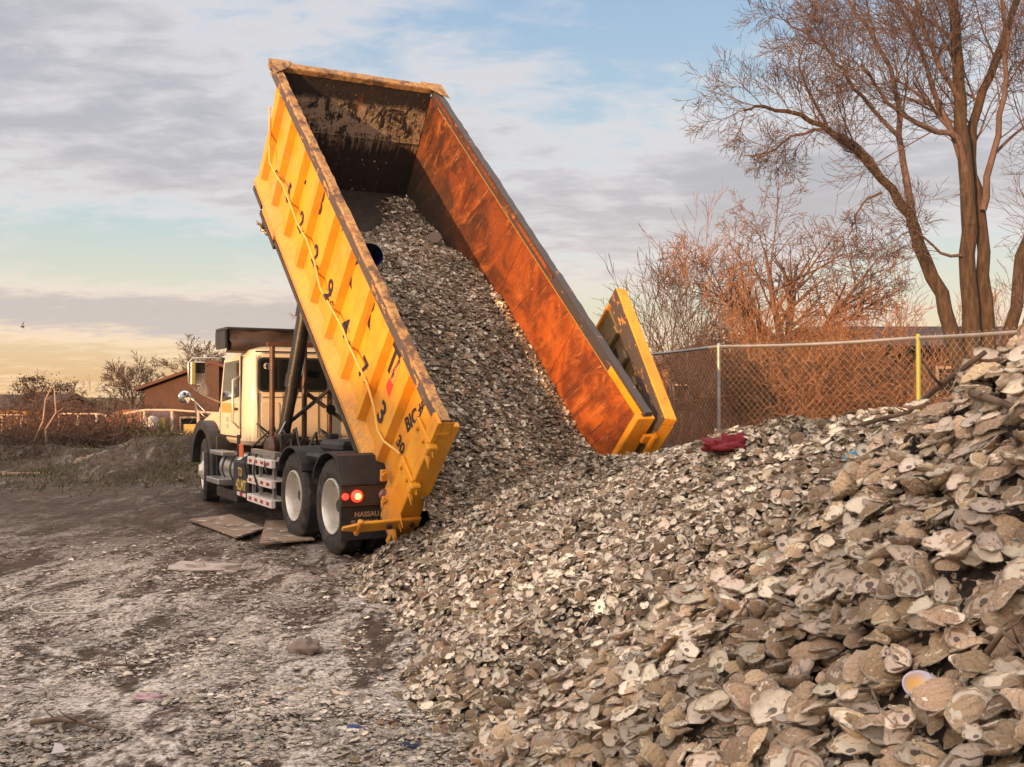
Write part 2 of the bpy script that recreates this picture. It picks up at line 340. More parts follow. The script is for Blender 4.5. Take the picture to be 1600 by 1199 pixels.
# ------------------------------------------------------------------ mesh builder
def setprops(o, label=None, cat=None, group=None, kind=None):
    if label: o['label'] = label
    if cat: o['category'] = cat
    if group: o['group'] = group
    if kind: o['kind'] = kind
    return o
def empty(name, M, label=None, cat=None, group=None):
    o = bpy.data.objects.new(name, None); col.objects.link(o); o.empty_display_size = .2
    o.matrix_world = M if isinstance(M, Matrix) else Matrix.Translation(M)
    return setprops(o, label, cat, group)
class MB:
    def __init__(s): s.v = []; s.f = []; s.mi = []; s.k = 0
    def mat(s, k): s.k = k; return s
    def add(s, vs, fs):
        b = len(s.v); s.v.extend([tuple(v) for v in vs]); s.f.extend([tuple(b+i for i in f) for f in fs]); s.mi.extend([s.k]*len(fs)); return s
    def box(s, x0, x1, y0, y1, z0, z1, M=None, bev=0.0):
        if bev > 0:
            b = bev
            ring = lambda z, i: [(x0+i+b, y0+i, z), (x1-i-b, y0+i, z), (x1-i, y0+i+b, z), (x1-i, y1-i-b, z), (x1-i-b, y1-i, z), (x0+i+b, y1-i, z), (x0+i, y1-i-b, z), (x0+i, y0+i+b, z)]
            vs = ring(z0, b*.7)+ring(z0+b, 0)+ring(z1-b, 0)+ring(z1, b*.7); fs = [tuple(range(7, -1, -1)), tuple(range(24, 32))]
            for r in range(3):
                for i in range(8): j = (i+1) % 8; fs.append((r*8+i, r*8+j, r*8+8+j, r*8+8+i))
        else:
            vs = [(x0, y0, z0), (x1, y0, z0), (x1, y1, z0), (x0, y1, z0), (x0, y0, z1), (x1, y0, z1), (x1, y1, z1), (x0, y1, z1)]
            fs = [(3, 2, 1, 0), (4, 5, 6, 7), (0, 1, 5, 4), (1, 2, 6, 5), (2, 3, 7, 6), (3, 0, 4, 7)]
        if M: vs = [M @ Vector(v) for v in vs]
        return s.add(vs, fs)
    def tube(s, pts, rs, n=8, caps=True):
        pts = [Vector(p) for p in pts]
        if not hasattr(rs, '__len__'): rs = [rs]*len(pts)
        vs = []; fs = []; up = None
        for i, p in enumerate(pts):
            d = (pts[min(i+1, len(pts)-1)]-pts[max(i-1, 0)]).normalized()
            if up is None: up = d.orthogonal().normalized()
            else:
                up = up-d*up.dot(d); up = up.normalized() if up.length > 1e-6 else d.orthogonal().normalized()
            q = d.cross(up)
            for k in range(n):
                a = 2*math.pi*k/n; vs.append(p+(up*math.cos(a)+q*math.sin(a))*rs[i])
        for i in range(len(pts)-1):
            for k in range(n): j = (k+1) % n; fs.append((i*n+k, i*n+j, (i+1)*n+j, (i+1)*n+k))
        if caps: fs.append(tuple(range(n-1, -1, -1))); fs.append(tuple(range((len(pts)-1)*n, len(pts)*n)))
        return s.add(vs, fs)
    def prism(s, poly, axis, a, b):
        """polygon (u, v) extruded along axis from a to b; axis 0: (a,u,v) 1: (u,a,v) 2: (u,v,a)"""
        def P(u, v, t): return [(t, u, v), (u, t, v), (u, v, t)][axis]
        n = len(poly); vs = [P(u, v, a) for u, v in poly]+[P(u, v, b) for u, v in poly]
        fs = [tuple(range(n-1, -1, -1)), tuple(range(n, 2*n))]+[(i, (i+1) % n, n+(i+1) % n, n+i) for i in range(n)]
        return s.add(vs, fs)
    def lathe(s, prof, M, n=40, close=True):
        """profile of (axial, radius) spun round local X; closed loop"""
        m = len(prof); vs = []
        for k in range(n):
            a = 2*math.pi*k/n
            for x, r in prof: vs.append(M @ Vector((x, r*math.cos(a), r*math.sin(a))))
        fs = []
        for k in range(n):
            k2 = (k+1) % n
            for i in range(m if close else m-1):
                j = (i+1) % m; fs.append((k*m+i, k*m+j, k2*m+j, k2*m+i))
        return s.add(vs, fs)
    def text(s, body, size, M, extrude=.004, bold=.012):
        cu = bpy.data.curves.new('lettering_curve', 'FONT'); cu.body = body; cu.size = size; cu.extrude = extrude; cu.offset = bold*size
        cu.align_x = 'CENTER'; cu.align_y = 'CENTER'; cu.resolution_u = 3
        o = bpy.data.objects.new('lettering_tmp', cu); col.objects.link(o)
        ev = o.evaluated_get(bpy.context.evaluated_depsgraph_get()); me = ev.to_mesh()
        s.add([M @ v.co for v in me.vertices], [tuple(p.vertices) for p in me.polygons])
        ev.to_mesh_clear(); bpy.data.objects.remove(o); bpy.data.curves.remove(cu); return s
    def build(s, name, mats, parent=None, smooth=False, M=None, **kw):
        me = bpy.data.meshes.new(name); me.from_pydata(s.v, [], s.f)
        for m in (mats if isinstance(mats, (list, tuple)) else [mats]): me.materials.append(m)
        me.polygons.foreach_set('material_index', s.mi)
        if smooth: me.polygons.foreach_set('use_smooth', [True]*len(s.f))
        me.validate(); me.update()
        if smooth == 'auto':
            try: me.set_sharp_from_angle(angle=R(38))
            except Exception: pass
        o = bpy.data.objects.new(name, me); col.objects.link(o)
        if parent: o.parent = parent
        if M is not None: o.matrix_world = M
        return setprops(o, **kw)
def npmesh(name, v, f, mats, mi=None, attrs=None, smooth=True, parent=None, **kw):
    me = bpy.data.meshes.new(name); v = np.ascontiguousarray(v, np.float32); f = np.ascontiguousarray(f, np.int32); k = f.shape[1]
    me.vertices.add(len(v)); me.vertices.foreach_set('co', v.ravel())
    me.loops.add(f.size); me.loops.foreach_set('vertex_index', f.ravel())
    me.polygons.add(len(f)); me.polygons.foreach_set('loop_start', np.arange(0, f.size, k, dtype=np.int32)); me.polygons.foreach_set('loop_total', np.full(len(f), k, np.int32))
    if mi is not None: me.polygons.foreach_set('material_index', np.asarray(mi, np.int32))
    me.polygons.foreach_set('use_smooth', np.full(len(f), smooth, bool))
    for m in mats: me.materials.append(m)
    for an, (typ, dat) in (attrs or {}).items():
        a = me.attributes.new(an, typ, 'POINT'); a.data.foreach_set('color' if 'COLOR' in typ else 'vector', np.ascontiguousarray(dat, np.float32).ravel())
    me.update(calc_edges=True)
    o = bpy.data.objects.new(name, me); col.objects.link(o)
    if parent: o.parent = parent
    return setprops(o, **kw)

# ------------------------------------------------------------------ value noise for terrain
def vnoise(x, y, seed=0):
    x = np.asarray(x, float); y = np.asarray(y, float)
    xi = np.floor(x).astype(int); yi = np.floor(y).astype(int); fx = x-xi; fy = y-yi
    fx = fx*fx*(3-2*fx); fy = fy*fy*(3-2*fy)
    def h(a, b):
        n = (a*374761393+b*668265263+seed*144665) & 0x7fffffff
        n = ((n ^ (n >> 13))*1274126177) & 0x7fffffff
        return ((n ^ (n >> 16)) & 0xffff)/65535.0
    return (h(xi, yi)*(1-fx)+h(xi+1, yi)*fx)*(1-fy)+(h(xi, yi+1)*(1-fx)+h(xi+1, yi+1)*fx)*fy-.5
def sst(x, a, b): t = np.clip((x-a)/(b-a), 0, 1); return t*t*(3-2*t)
def segdist(X, Y, a, b):
    ax, ay = a[:2]; bx, by = b[:2]; t = np.clip(((X-ax)*(bx-ax)+(Y-ay)*(by-ay))/((bx-ax)**2+(by-ay)**2), 0, 1)
    return np.hypot(X-(ax+t*(bx-ax)), Y-(ay+t*(by-ay))), a[2]+t*(b[2]-a[2])
CREST = [(.75, 10.0, 1.06), (1.6, 9.7, 1.16), (2.1, 7.9, 1.40), (2.75, 6.3, 1.60), (4.6, 5.7, 1.72), (7.0, 5.6, 1.6)]
def mound_mid(X, Y):
    z = np.full(np.shape(X), -9.0)
    for a, b in zip(CREST, CREST[1:]):
        d, h = segdist(X, Y, a, b)
        z = np.maximum(z, h+.05-.455*np.sqrt(d*d+.05**2)-.012*d*d)
    z = z+.11*vnoise(X*1.3, Y*1.3, 3)+.10*vnoise(X*2.7, Y*2.2, 4)+.05*vnoise(X*6, Y*6, 14)
    z = z+.14*np.exp(-(((X+.1)/.7)**2+((Y-8.4)/.8)**2))
    return z
def mound_near(X, Y):
    z = .42+(X-.22)-.05*(Y-3.5)+.32*np.maximum(X-1.2, 0)
    f = .775*(X-1.4)+.63*(Y-3.3)
    z = z-.95*np.maximum(f, 0)
    z = np.minimum(z, 2.9-.2*np.abs(Y-1))
    z = z-np.maximum(-(Y-.2), 0)*.8
    return z+.10*vnoise(X*1.7, Y*1.7, 8)+.07*vnoise(X*4, Y*4, 9)
def ground_z(X, Y):
    X = np.asarray(X, float); Y = np.asarray(Y, float)
    z = .05*vnoise(X*.8, Y*.8, 1)+.03*vnoise(X*2.5, Y*2.5, 2)
    cr = (X+1.9)*.87+(Y-10.8)*.5+.25*vnoise(X*.3, Y*.3, 15)      # distance across the wheel ruts
    for o_ in (-1.1, -.35, .55): z = z-.035*np.exp(-((cr-o_)/.16)**2)+.02*np.exp(-((cr-o_-.3)/.12)**2)
    z = z+.95*sst(X, 1.3, 2.6)*sst(Y, 11.3, 12.8)*(1+.15*vnoise(X*.5, Y*.5, 5))
    far = sst(Y, 27, 48)*(1-sst(X, -2, 8)); z = z-1.5*far
    # low dirt berm across the back of the yard
    bz = np.exp(-((Y-23.8-.8*vnoise(X*.3, X*0, 6))/1.1)**2)*(1-sst(X, -6, -3))*(.50+.5*vnoise(X*.9, Y*.9, 7))
    bz = bz+np.exp(-(((X+7.6)/1.5)**2+((Y-21.5)/1.6)**2))*.80*(1+.5*vnoise(X*1.7, Y*1.7, 16)+.3*vnoise(X*4, Y*4, 17))
    return z+bz

# ------------------------------------------------------------------ ground sheet
def axis(pts):
    out = [pts[0][0]]
    for (a, s), (b, _) in zip(pts, pts[1:]):
        n = max(1, int(round((b-a)/s))); out += [a+(b-a)*(i+1)/n for i in range(n)]
    return np.array(out)
gx = axis([(-900, 150), (-150, 25), (-40, 2), (-16, .35), (-7, .09), (3, .3), (12, 2), (40, 25), (150, 150), (900, 1)])
gy = axis([(-900, 150), (-150, 25), (-20, 4), (0, .5), (3, .09), (13, .2), (28, .8), (50, 10), (150, 60), (1500, 1)])
GX, GY = np.meshgrid(gx, gy); nz = ground_z(GX, GY)
nz = nz+(np.abs(GX) < 20)*(GY > 2)*(GY < 28)*(.02*vnoise(GX*6, GY*6, 11)+.022*vnoise(GX*13, GY*13, 12))
nxg, nyg = len(gx), len(gy)
I, J = np.meshgrid(np.arange(nxg-1), np.arange(nyg-1)); b0 = (J*nxg+I).ravel()
npmesh('ground', np.stack([GX.ravel(), GY.ravel(), nz.ravel()], 1), np.stack([b0, b0+1, b0+1+nxg, b0+nxg], 1), [GROUND], kind='structure')

# added ridge, unseen behind the viewpoint, crest shaped to shade the yard
SX, SY = math.sin(R(33)), math.cos(R(33))
cs = np.linspace(-140, 140, 281); ss = np.linspace(-18, 18, 25)
CC, SS = np.meshgrid(cs, ss)
crest = 7.22+.30*np.exp(-((CC+7.6)/1.6)**2)-.25*np.exp(-((CC+11.5)/2.0)**2)+.28*vnoise(CC*.9, CC*0+.3, 21)*(1+np.abs(CC+7 > 6))+.12*vnoise(CC*3.1, CC*0, 22)
hz = crest*np.exp(-(SS/7.0)**2)-.2
s_ = SS-40
HX = s_*SX+CC*SY; HY = s_*SY-CC*SX
n1, n2 = len(cs), len(ss); I, J = np.meshgrid(np.arange(n1-1), np.arange(n2-1)); b0 = (J*n1+I).ravel()
npmesh('shade_ridge', np.stack([HX.ravel(), HY.ravel(), hz.ravel()], 1), np.stack([b0, b0+1, b0+1+n1, b0+n1], 1), [GROUND], kind='structure')

# ------------------------------------------------------------------ frames of reference
BO = Vector((-.1598, 10.7186, .327))
LV = Vector((-.37994847, .60880671, .69641478)); VV = Vector((.85877758, .51191758, .021011)); NV = Vector((.34371533, -.6060485, .71733185))
BM = Matrix(((VV.x, LV.x, NV.x, BO.x), (VV.y, LV.y, NV.y, BO.y), (VV.z, LV.z, NV.z, BO.z), (0, 0, 0, 1)))  # local x: right, y: along box, z: up from floor
TM = Matrix.Translation((-.91, 11.41, 0)) @ Matrix.Rotation(R(30), 4, 'Z')
BL, BH, HW = 6.57, 1.66, 1.22

# ------------------------------------------------------------------ roll-off container
box = empty('dump_container', BM, 'long yellow open-top container tipped up steeply, pouring oyster shells, rusty inside', 'container')
LF = 6.27   # where the side walls end
# left wall: panel + inner skin
MB().box(-1.14, -1.11, .12, LF, .12, 1.56).build('left_wall', YEL, box)
m = MB()
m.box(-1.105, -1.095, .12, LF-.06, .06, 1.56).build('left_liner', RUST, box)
ribs_l = [.84, 1.50, 2.15, 2.84, 3.50, 4.18, 4.84, 5.52, 6.14]
for i, l in enumerate(ribs_l):
    r = MB(); hw, bw = .065, .10
    z0, z1 = .22, 1.555
    r.prism([(-1.142, l-bw), (-1.225, l-hw), (-1.225, l+hw), (-1.142, l+bw)], 2, z0, z1)
    r.v = [(x, y, z) for x, y, z in r.v]
    # splayed foot running onto the sloping sill
    r.build('rib', YEL, box)
m = MB()
m.prism([(-1.108, -.02), (-1.22, -.02), (-1.235, .06), (-1.13, .24), (-1.108, .24)], 1, .05, 5.10)
m.prism([(-1.10, -.10), (-1.22, -.10), (-1.235, .06), (-1.13, .24), (-1.10, .24)], 1, 5.105, 5.75)
m.prism([(-1.10, -.02), (-1.22, -.02), (-1.235, .06), (-1.13, .24), (-1.10, .24)], 1, 5.755, 6.30)
m.build('side_sill', YEL, box)
MB().box(-1.232, -1.05, -.02, 5.0, -.09, -.024).box(-1.232, -1.05, 5.0, 5.80, -.17, -.104).box(-1.232, -1.05, 5.8, 6.28, -.09, -.024).build('lower_edge', STEEL, box)
MB().tube([(-1.2, 5.65, -.13), (-1.2, 5.62, -.28)], .03, 8).build('stop_pin', STEEL, box)
# rails
def rail(xo, xi, sidem, name='top_rail'):
    m = MB(); n = 60; rng = random.Random(5 if xo < 0 else 6); vs = []; fs = []
    for i in range(n+1):
        l = .0+BL*i/n; w1 = (rng.random()-.5)*.012; w2 = (rng.random()-.5)*.014
        vs += [(xo, l, 1.53), (xo+w1, l, BH-.015+w2), (xo+(xi-xo)*.2, l, BH+w2), (xi+w1, l, BH+w2*.5), (xi, l, 1.53)]
    for i in range(n):
        for k in range(4): a = i*5+k; m.k = 0; fs.append((a, a+1, a+6, a+5))
        fs.append((i*5+4, i*5, i*5+5, i*5+9))
    fs.append((0, 1, 2, 3, 4)); fs.append(tuple(n*5+k for k in (4, 3, 2, 1, 0)))
    m.add(vs, fs); m.mi = [(1 if (k % 5 == 0) else 0) for k in range(5*n)]+[0, 0]
    return m.build(name, [RTOP, sidem], box)
rail(-1.24, -1.135, RSIDE)
ro = MB(); rr = rail(1.23, 1.12, RDARK)
rr.data.materials[0] = RDARK
MB().box(1.108, 1.115, 2.3, 6.4, 1.59, 1.635).build('rail_lip', RUST, box)
MB().box(1.108, 1.115, .03, .75, 1.54, 1.625).build('rail_lip', YEL, box)
# black drips of paint under the left rail
rng = random.Random(3)
for l in [.35, .62, .95, 1.18, 1.92, 2.3, 2.55, 3.1, 3.3, 3.9, 4.45, 4.9, 5.3, 5.8]:
    w = .03+.05*rng.random(); h = .06+.14*rng.random()
    MB().prism([(l-w, 1.535), (l+w, 1.535), (l+w*.3+.02, 1.535-h*.55), (l+.015, 1.535-h), (l-w*.3, 1.535-h*.6)], 0, -1.1445, -1.1405).build('paint_run', INK, box)
# right wall
MB().box(1.11, 1.14, .12, LF, .0, 1.53).build('right_wall', YEL, box)
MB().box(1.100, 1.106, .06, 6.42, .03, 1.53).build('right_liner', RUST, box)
for l in ribs_l:
    MB().prism([(1.142, l-.1), (1.225, l-.065), (1.225, l+.065), (1.142, l+.1)], 2, .22, 1.525).build('rib', YEL, box)
MB().prism([(1.115, -.02), (1.22, -.02), (1.235, .06), (1.13, .24), (1.115, .24)], 1, .05, 6.30).build('side_sill', YEL, box)
for l in (1.55, 3.1, 4.65):
    MB().tube([(1.098, l, .05), (1.096, l+.02, .8), (1.098, l, 1.52)], .007, 5).build('weld_seam', RUST, box)
MB().tube([(1.098, .1, .78), (1.096, 3.2, .80), (1.098, 6.3, .79)], .006, 5).build('weld_seam', RUST, box)
MB().box(-1.09, 1.09, 6.395, 6.41, .84, .852).build('weld_seam', HEAD, box)
# floor and underframe
MB().box(-1.095, 1.095, 0, 6.3, -.03, .02).build('floor', STEEL, box)
MB().box(-.58, -.42, .1, 6.3, -.24, -.034).box(.42, .58, .1, 6.3, -.24, -.034).build('underframe', STEEL, box)
# headboard: wall leans out to the top
m = MB(); m.prism([(6.30, .02), (6.34, .02), (6.60, BH-.08), (6.55, BH-.08)], 0, -1.094, 1.094); m.build('headboard', HEAD, box)
m = MB(); m.box(-1.27, 1.27, 6.54, 6.68, BH-.075, BH+.012, bev=.012).build('head_rail', RTOP, box)
m = MB(); m.prism([(-1.275, 6.70), (-1.275, 6.30), (-1.06, 6.5), (-.95, 6.70)], 2, BH+.016, BH+.024)
m.build('corner_gusset', RTOP, box)
m = MB(); m.prism([(1.275, 6.70), (.95, 6.70), (1.06, 6.5), (1.275, 6.30)], 2, BH+.016, BH+.024); m.build('corner_gusset', RTOP, box)
# triangular side cheeks up to the leaning headboard
m = MB(); m.prism([(LF, .24), (LF+.03, .24), (6.56, 1.53), (LF, 1.53)], 0, -1.14, -1.11)
m.build('front_cheek', YEL, box)
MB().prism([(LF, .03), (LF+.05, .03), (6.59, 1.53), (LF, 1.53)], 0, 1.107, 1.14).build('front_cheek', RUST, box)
# rear posts
m = MB(); m.prism([(-1.25, .0), (-1.25, .30), (-1.15, .34), (-1.12, .0)], 2, -.02, 1.555)
m.box(-1.26, -1.02, -.03, .03, -.10, 1.60, bev=.008); m.build('rear_post', YEL, box)
m = MB(); m.box(1.04, 1.27, -.03, .05, -.05, 1.60, bev=.008); m.box(1.15, 1.24, .05, .3, -.02, 1.525); m.build('rear_post', YEL, box)
MB().box(-1.02, 1.04, -.03, .05, -.12, -.034, bev=.008).build('rear_sill', YEL, box)
m = MB(); m.box(-1.27, -1.10, -.034, -.031, 1.46, 1.66); m.box(-1.272, -1.24, -.04, .10, 1.40, 1.665)
m.box(-1.24, -1.12, -.045, -.033, 1.50, 1.53); m.build('rail_end', YEL, box)
# hinge leaves with bolts and torn metal on the left post
for n_, arm in ((1.34, 0), (.80, 0)):
    h = MB(); h.box(-1.285, -1.253, -.03, .30, n_-.075, n_+.075, bev=.01); h.box(-1.31, -1.20, -.10, -.032, n_-.05, n_+.06, bev=.012)
    ho = h.build('hinge_leaf', YEL, box)
    for l in (.06, .22): MB().tube([(-1.286, l, n_), (-1.31, l, n_)], .026, 10).build('bolt', YEL, ho)
rng = random.Random(9)
for i in range(22):
    h = MB()
    n_ = rng.choice([.05, .1, .25, .65, .72, 1.2, 1.28])+rng.random()*.1; x = -1.255-.01*rng.random()
    h.prism([(n_, -.02), (n_+.05, -.03), (n_-.02, -.11-.05*rng.random())], 0, x, x+.008)
    h.v = [(x_, z_, y_) for x_, y_, z_ in h.v]; h.build('torn_strip', YEL, box)
# latch bar sticking out at the foot of the post
h = MB(); h.box(-1.66, -1.02, -.075, -.036, .20, .335, bev=.01)
h.prism([(-1.66, .21), (-1.84, .25), (-1.84, .29), (-1.66, .325)], 1, -.07, -.045); h.box(-1.70, -1.655, -.09, -.034, .17, .37, bev=.01)
ho = h.build('latch_bar', YEL, box)
for x in (-1.36, -1.12): MB().tube([(x, -.076, .27), (x, -.10, .27)], .028, 10).build('bolt', STEEL, ho)
# small hooks / lumps along the sill
rng = random.Random(11)
for l, n_ in ((.55, .30), (.35, .12)):
    m = MB()
    m.box(-.04, .03, -.06, .06, -.02, .02, Matrix.Translation((-1.22, l, n_)) @ Matrix.Rotation(rng.random()*2, 4, (1, .2, .1)), bev=.008)
    m.tube([(-1.22, l, n_), (-1.27, l-.05, n_+.05), (-1.26, l-.08, n_+.14)], .012, 6)
    m.build('tie_down_lug', YEL, box)
# yellow hose clipped along the ribs
pts = [(-1.245, 6.30, 1.2), (-1.245, 6.15, 1.02), (-1.24, 6.0, .86)]
MB().tube(pts, .013, 6).build('air_hose', HOSEM, box, smooth=True)
hp = [(5.98, .80), (5.80, .66), (5.5, .66), (5.19, .71), (4.8, .73), (4.36, .71), (4.0, .73), (3.59, .70), (3.22, .62), (2.85, .66), (2.45, .69), (2.1, .70), (1.75, .74), (1.45, .74), (1.16, .66), (.92, .58), (.73, .62), (.47, .75), (.40, .78)]
hpt = [(-1.245-.012*math.sin(i*1.7), l, n_) for i, (l, n_) in enumerate(hp)]
hpt = [tuple(np.array(hpt[i])*(1-t)+np.array(hpt[i+1])*t) for i in range(len(hpt)-1) for t in (0, .5)]+[hpt[-1]]
MB().tube(hpt, .014, 7).build('air_hose', HOSEM, box, smooth=True)
MB().tube([(-1.246, 3.05, .64), (-1.246, 2.93, .652)], .022, 7).build('hose_splice', INK, box)
m = MB()
for l in ribs_l[1:-1]: m.tube([(-1.23, l-.06, .70), (-1.25, l-.03, .74), (-1.23, l+.06, .66)], .007, 5)
m.build('hose_clip', STEEL, box)
# painted lettering: text X runs toward the rear (-l), up along +n, out along -x
def LM(l, n_, rot=0, x=-1.1435, sy=1.0):
    B = Matrix(((0, 0, -1, x), (-1, 0, 0, l), (0, 1, 0, n_), (0, 0, 0, 1)))
    return B @ Matrix.Rotation(rot, 4, 'Z') @ Matrix.Diagonal((1, sy, 1, 1))
for ch, l in (('L', 4.80), ('B', 4.12), ('/', 3.48), ('K', 2.80), ('R', 2.10), ('T', 1.30)): MB().text(ch, .40, LM(l, 1.20, sy=1.2), .0015, .02).build('painted_letter', INK, box)
for ch, l in (('5', 5.15), ('2', 4.53), ('2', 3.84), ('9', 3.18), ('4', 2.52), ('7', 1.82), ('3', 1.14)): MB().text(ch, .36, LM(l, .60, sy=1.05), .0015, .02).build('painted_digit', INK, box)
MB().text('BIC.# 28', .20, LM(.50, 1.27, rot=1.22), .0015, .03).build('container_number', INK, box)
MB().text('30 !', .19, LM(.54, .70, rot=.0), .0015, .03).build('volume_marking', INK, box)
m = MB(); m.prism([(1.13, 1.04), (1.25, 1.04), (1.25, 1.30), (1.13, 1.30)], 0, -1.1445, -1.1415)
so_ = m.build('warning_sticker', STKO, box)
MB().prism([(1.12, .86), (1.25, .90), (1.24, 1.02), (1.12, 1.03)], 0, -1.1455, -1.1415).build('sticker_panel', STK, so_)
MB().text('DANGER', .06, LM(1.19, 1.22, rot=1.35, x=-1.147), .001, .02).text('KEEP', .05, LM(1.19, 1.10, rot=1.35, x=-1.147), .001, .02).build('sticker_text', INK, so_)
# rear door folded back along the right side
dh = math.atan2(.56, 2.14)
DM = Matrix.Translation((1.36, -.12, 0)) @ Matrix.Rotation(-dh, 4, 'Z')
m = MB(); m.box(-.02, .02, .03, 2.20, .12, 1.58, DM)
m.build('rear_door', DOORO, box)
m = MB(); m.box(-.05, .09, -.0, 2.25, 1.585, 1.68, DM, bev=.01); m.box(-.05, .09, 0, .028, -.02, 1.58, DM); m.box(-.05, .09, 2.21, 2.25, -.02, 1.58, DM); m.box(-.05, .09, 0, 2.25, -.02, .11, DM)
m.build('door_frame', YEL, box)
m = MB(); m.box(-.054, -.051, 0, 2.25, 1.45, 1.665, DM); m.build('door_scrape', RSIDE, box)
for l in (.4, .85, 1.3, 1.75):
    MB().box(-.08, -.021, l-.07, l+.07, .15, 1.44, DM, bev=.012).build('door_rib', DOORO, box)
for n_ in (.3, .85, 1.35): MB().tube([DM @ Vector((-.06, -.02, n_-.08)), DM @ Vector((-.06, -.02, n_+.08))], .03, 8).box(1.2, 1.37, -.10, -.06, n_-.05, n_+.05).build('door_hinge', YEL, box)
m = MB(); m.text('B', .5, DM @ Matrix(((0, 0, -1, -.023), (-1, 0, 0, 1.52), (0, 1, 0, 1.05), (0, 0, 0, 1))), .001, .03); m.build('door_lettering', INK, box)

# ------------------------------------------------------------------ truck
trk = empty('dump_truck', TM, 'cream-white tandem-axle truck seen from behind at left, carrying the raised yellow container', 'truck')
def T(m, name, mats, parent=None, smooth=False, **kw): return m.build(name, mats, parent or trk, smooth, **kw)
# chassis
m = MB(); m.box(-.45, -.33, -1.0, 7.2, .74, 1.0).box(.33, .45, -1.0, 7.2, .74, 1.0)
for y in (-.9, .66, 2.4, 3.6, 6.6): m.box(-.33, .33, y, y+.1, .78, .96)
m.tube([(-1.0, 0, .53), (1.0, 0, .53)], .09, 10).tube([(-1.0, 1.32, .53), (1.0, 1.32, .53)], .09, 10).tube([(-1.0, 5.98, .50), (1.0, 5.98, .50)], .06, 10)
m.lathe([(-.2, .0), (-.2, .16), (-.1, .22), (.1, .22), (.2, .16), (.2, 0)], Matrix.Translation((0, 0, .53)), 16).lathe([(-.2, .0), (-.2, .16), (-.1, .22), (.1, .22), (.2, .16), (.2, 0)], Matrix.Translation((0, 1.32, .53)), 16)
T(m, 'chassis_frame', STEEL)
# wheels
def wheel(side, y, front=False, dual=True):
    rad = .525; wd = .27
    xo = side*1.22
    e = bpy.data.objects.new('wheel', None); col.objects.link(e); e.parent = trk; e.location = (xo, y, rad-.005)
    if front: e.rotation_euler = (0, 0, R(-9))
    sgn = -side   # toward the centre
    def prof(o):  # tyre profile, axial from outer face inwards
        return [(o+.03, .30), (o+.005, .36), (o, .44), (o+.02, .495), (o+.05, .520), (o+wd-.05, .520), (o+wd-.02, .495), (o+wd, .44), (o+wd-.005, .36), (o+wd-.03, .30)]
    t = MB(); n = 72
    for o in ([0, .33] if dual and not front else [0]):
        base = len(t.v); t.lathe([(sgn*a, r) for a, r in prof(o)], Matrix.Identity(4), n, close=True)
        # tread blocks: alternate rings of the crown are pulled in
        vs = t.v[base:]; k = 10
        for q in range(n):
            if q % 3 == 0:
                for j in (3, 4, 5, 6):
                    x_, y_, z_ = vs[q*k+j]; r = math.hypot(y_, z_); f = (r-.012)/r; vs[q*k+j] = (x_, y_*f, z_*f)
        t.v[base:] = vs
    t.build('tyre', TYRE, e, 'auto')
    r = MB()
    if front: pr = [(.02, .305), (.008, .298), (.05, .272), (.06, .23), (.01, .15), (-.03, .10), (-.05, .09), (-.05, 0), (.10, 0), (.12, .25), (.24, .29), (.24, .30)]
    else: pr = [(.03, .305), (.010, .302), (.008, .290), (.03, .276), (.09, .264), (.17, .256), (.205, .245), (.222, .20), (.205, .13), (.20, 0), (.24, 0), (.24, .30)]
    r.lathe([(sgn*a, q) for a, q in pr], Matrix.Identity(4), 40, close=False)
    if not front:
        for q in range(10):
            a = q*math.pi/5; c, s = math.cos(a)*.185, math.sin(a)*.185
            r.tube([(sgn*.215, c, s), (sgn*.175, c, s)], .016, 6)
    ro = r.build('rim', RIMW, e, 'auto')
    if not front:
        MB().lathe([(sgn*.09, 0), (sgn*.09, .06), (sgn*.11, .078), (sgn*.20, .085), (sgn*.20, 0)], Matrix.Identity(4), 20, close=False).build('hub', STEEL, e, 'auto')
for s in (-1, 1):
    wheel(s, 0); wheel(s, 1.32); wheel(s, 5.98, True, False)
# fenders over the drive wheels
for s in (-1, 1):
    for y in (0, 1.32):
        m = MB(); a0, a1, n = R(35), R(150), 12
        if y == 0: a0 = R(28)
        pr = []
        for i in range(n+1):
            a = a0+(a1-a0)*i/n; rr_ = .585 if 0 < i < n else .56
            pr.append((y-math.cos(a)*rr_*1.02, .53+math.sin(a)*rr_))
        inner = [(py+(y-py)*.04, pz-.02) for py, pz in reversed(pr)]
        m.prism(pr+inner, 0, s*.60, s*1.25)
        T(m, 'fender', BLACKP)
m = MB(); m.box(-1.2, 1.2, .38, .92, .99, 1.06, bev=.03); m.box(-1.0, 1.0, .3, 1.0, 1.07, 1.20, bev=.04); T(m, 'canvas_cover', BLACKP)
# rear light panel and mudflap
m = MB(); m.prism([(-.52, 1.12), (-.60, 1.10), (-.74, .82), (-.74, .80), (-.70, .80), (-.56, 1.08)], 0, -1.36, -.58); T(m, 'fender_skirt', BLACKP)
m = MB(); m.prism([(-.52, 1.12), (-.60, 1.10), (-.74, .82), (-.74, .80), (-.70, .80), (-.56, 1.08)], 0, .58, 1.36); T(m, 'fender_skirt', BLACKP)
for s, a, b in ((-1, -1.36, -.58), (1, .58, 1.36)):
    MBf = MB().box(a, b, -.70, -.66, .24, .81, bev=.008); fl = T(MBf, 'mudflap', BLACKP)
    if s < 0:
        def RM(x, z, y=-.7025): return Matrix(((1, 0, 0, x), (0, 0, -1, y), (0, 1, 0, z), (0, 0, 0, 1)))
        mt = MB(); mt.text('NASSAU 516-', .072, RM(-1.00, .50), .001, .02).text('SUFFOLK', .072, RM(-1.10, .415), .001, .02)
        mt.build('flap_lettering', TANL, fl)
lb = T(MB().box(-1.37, -.60, -.735, -.704, .60, .79, bev=.008), 'light_bar', STEEL)
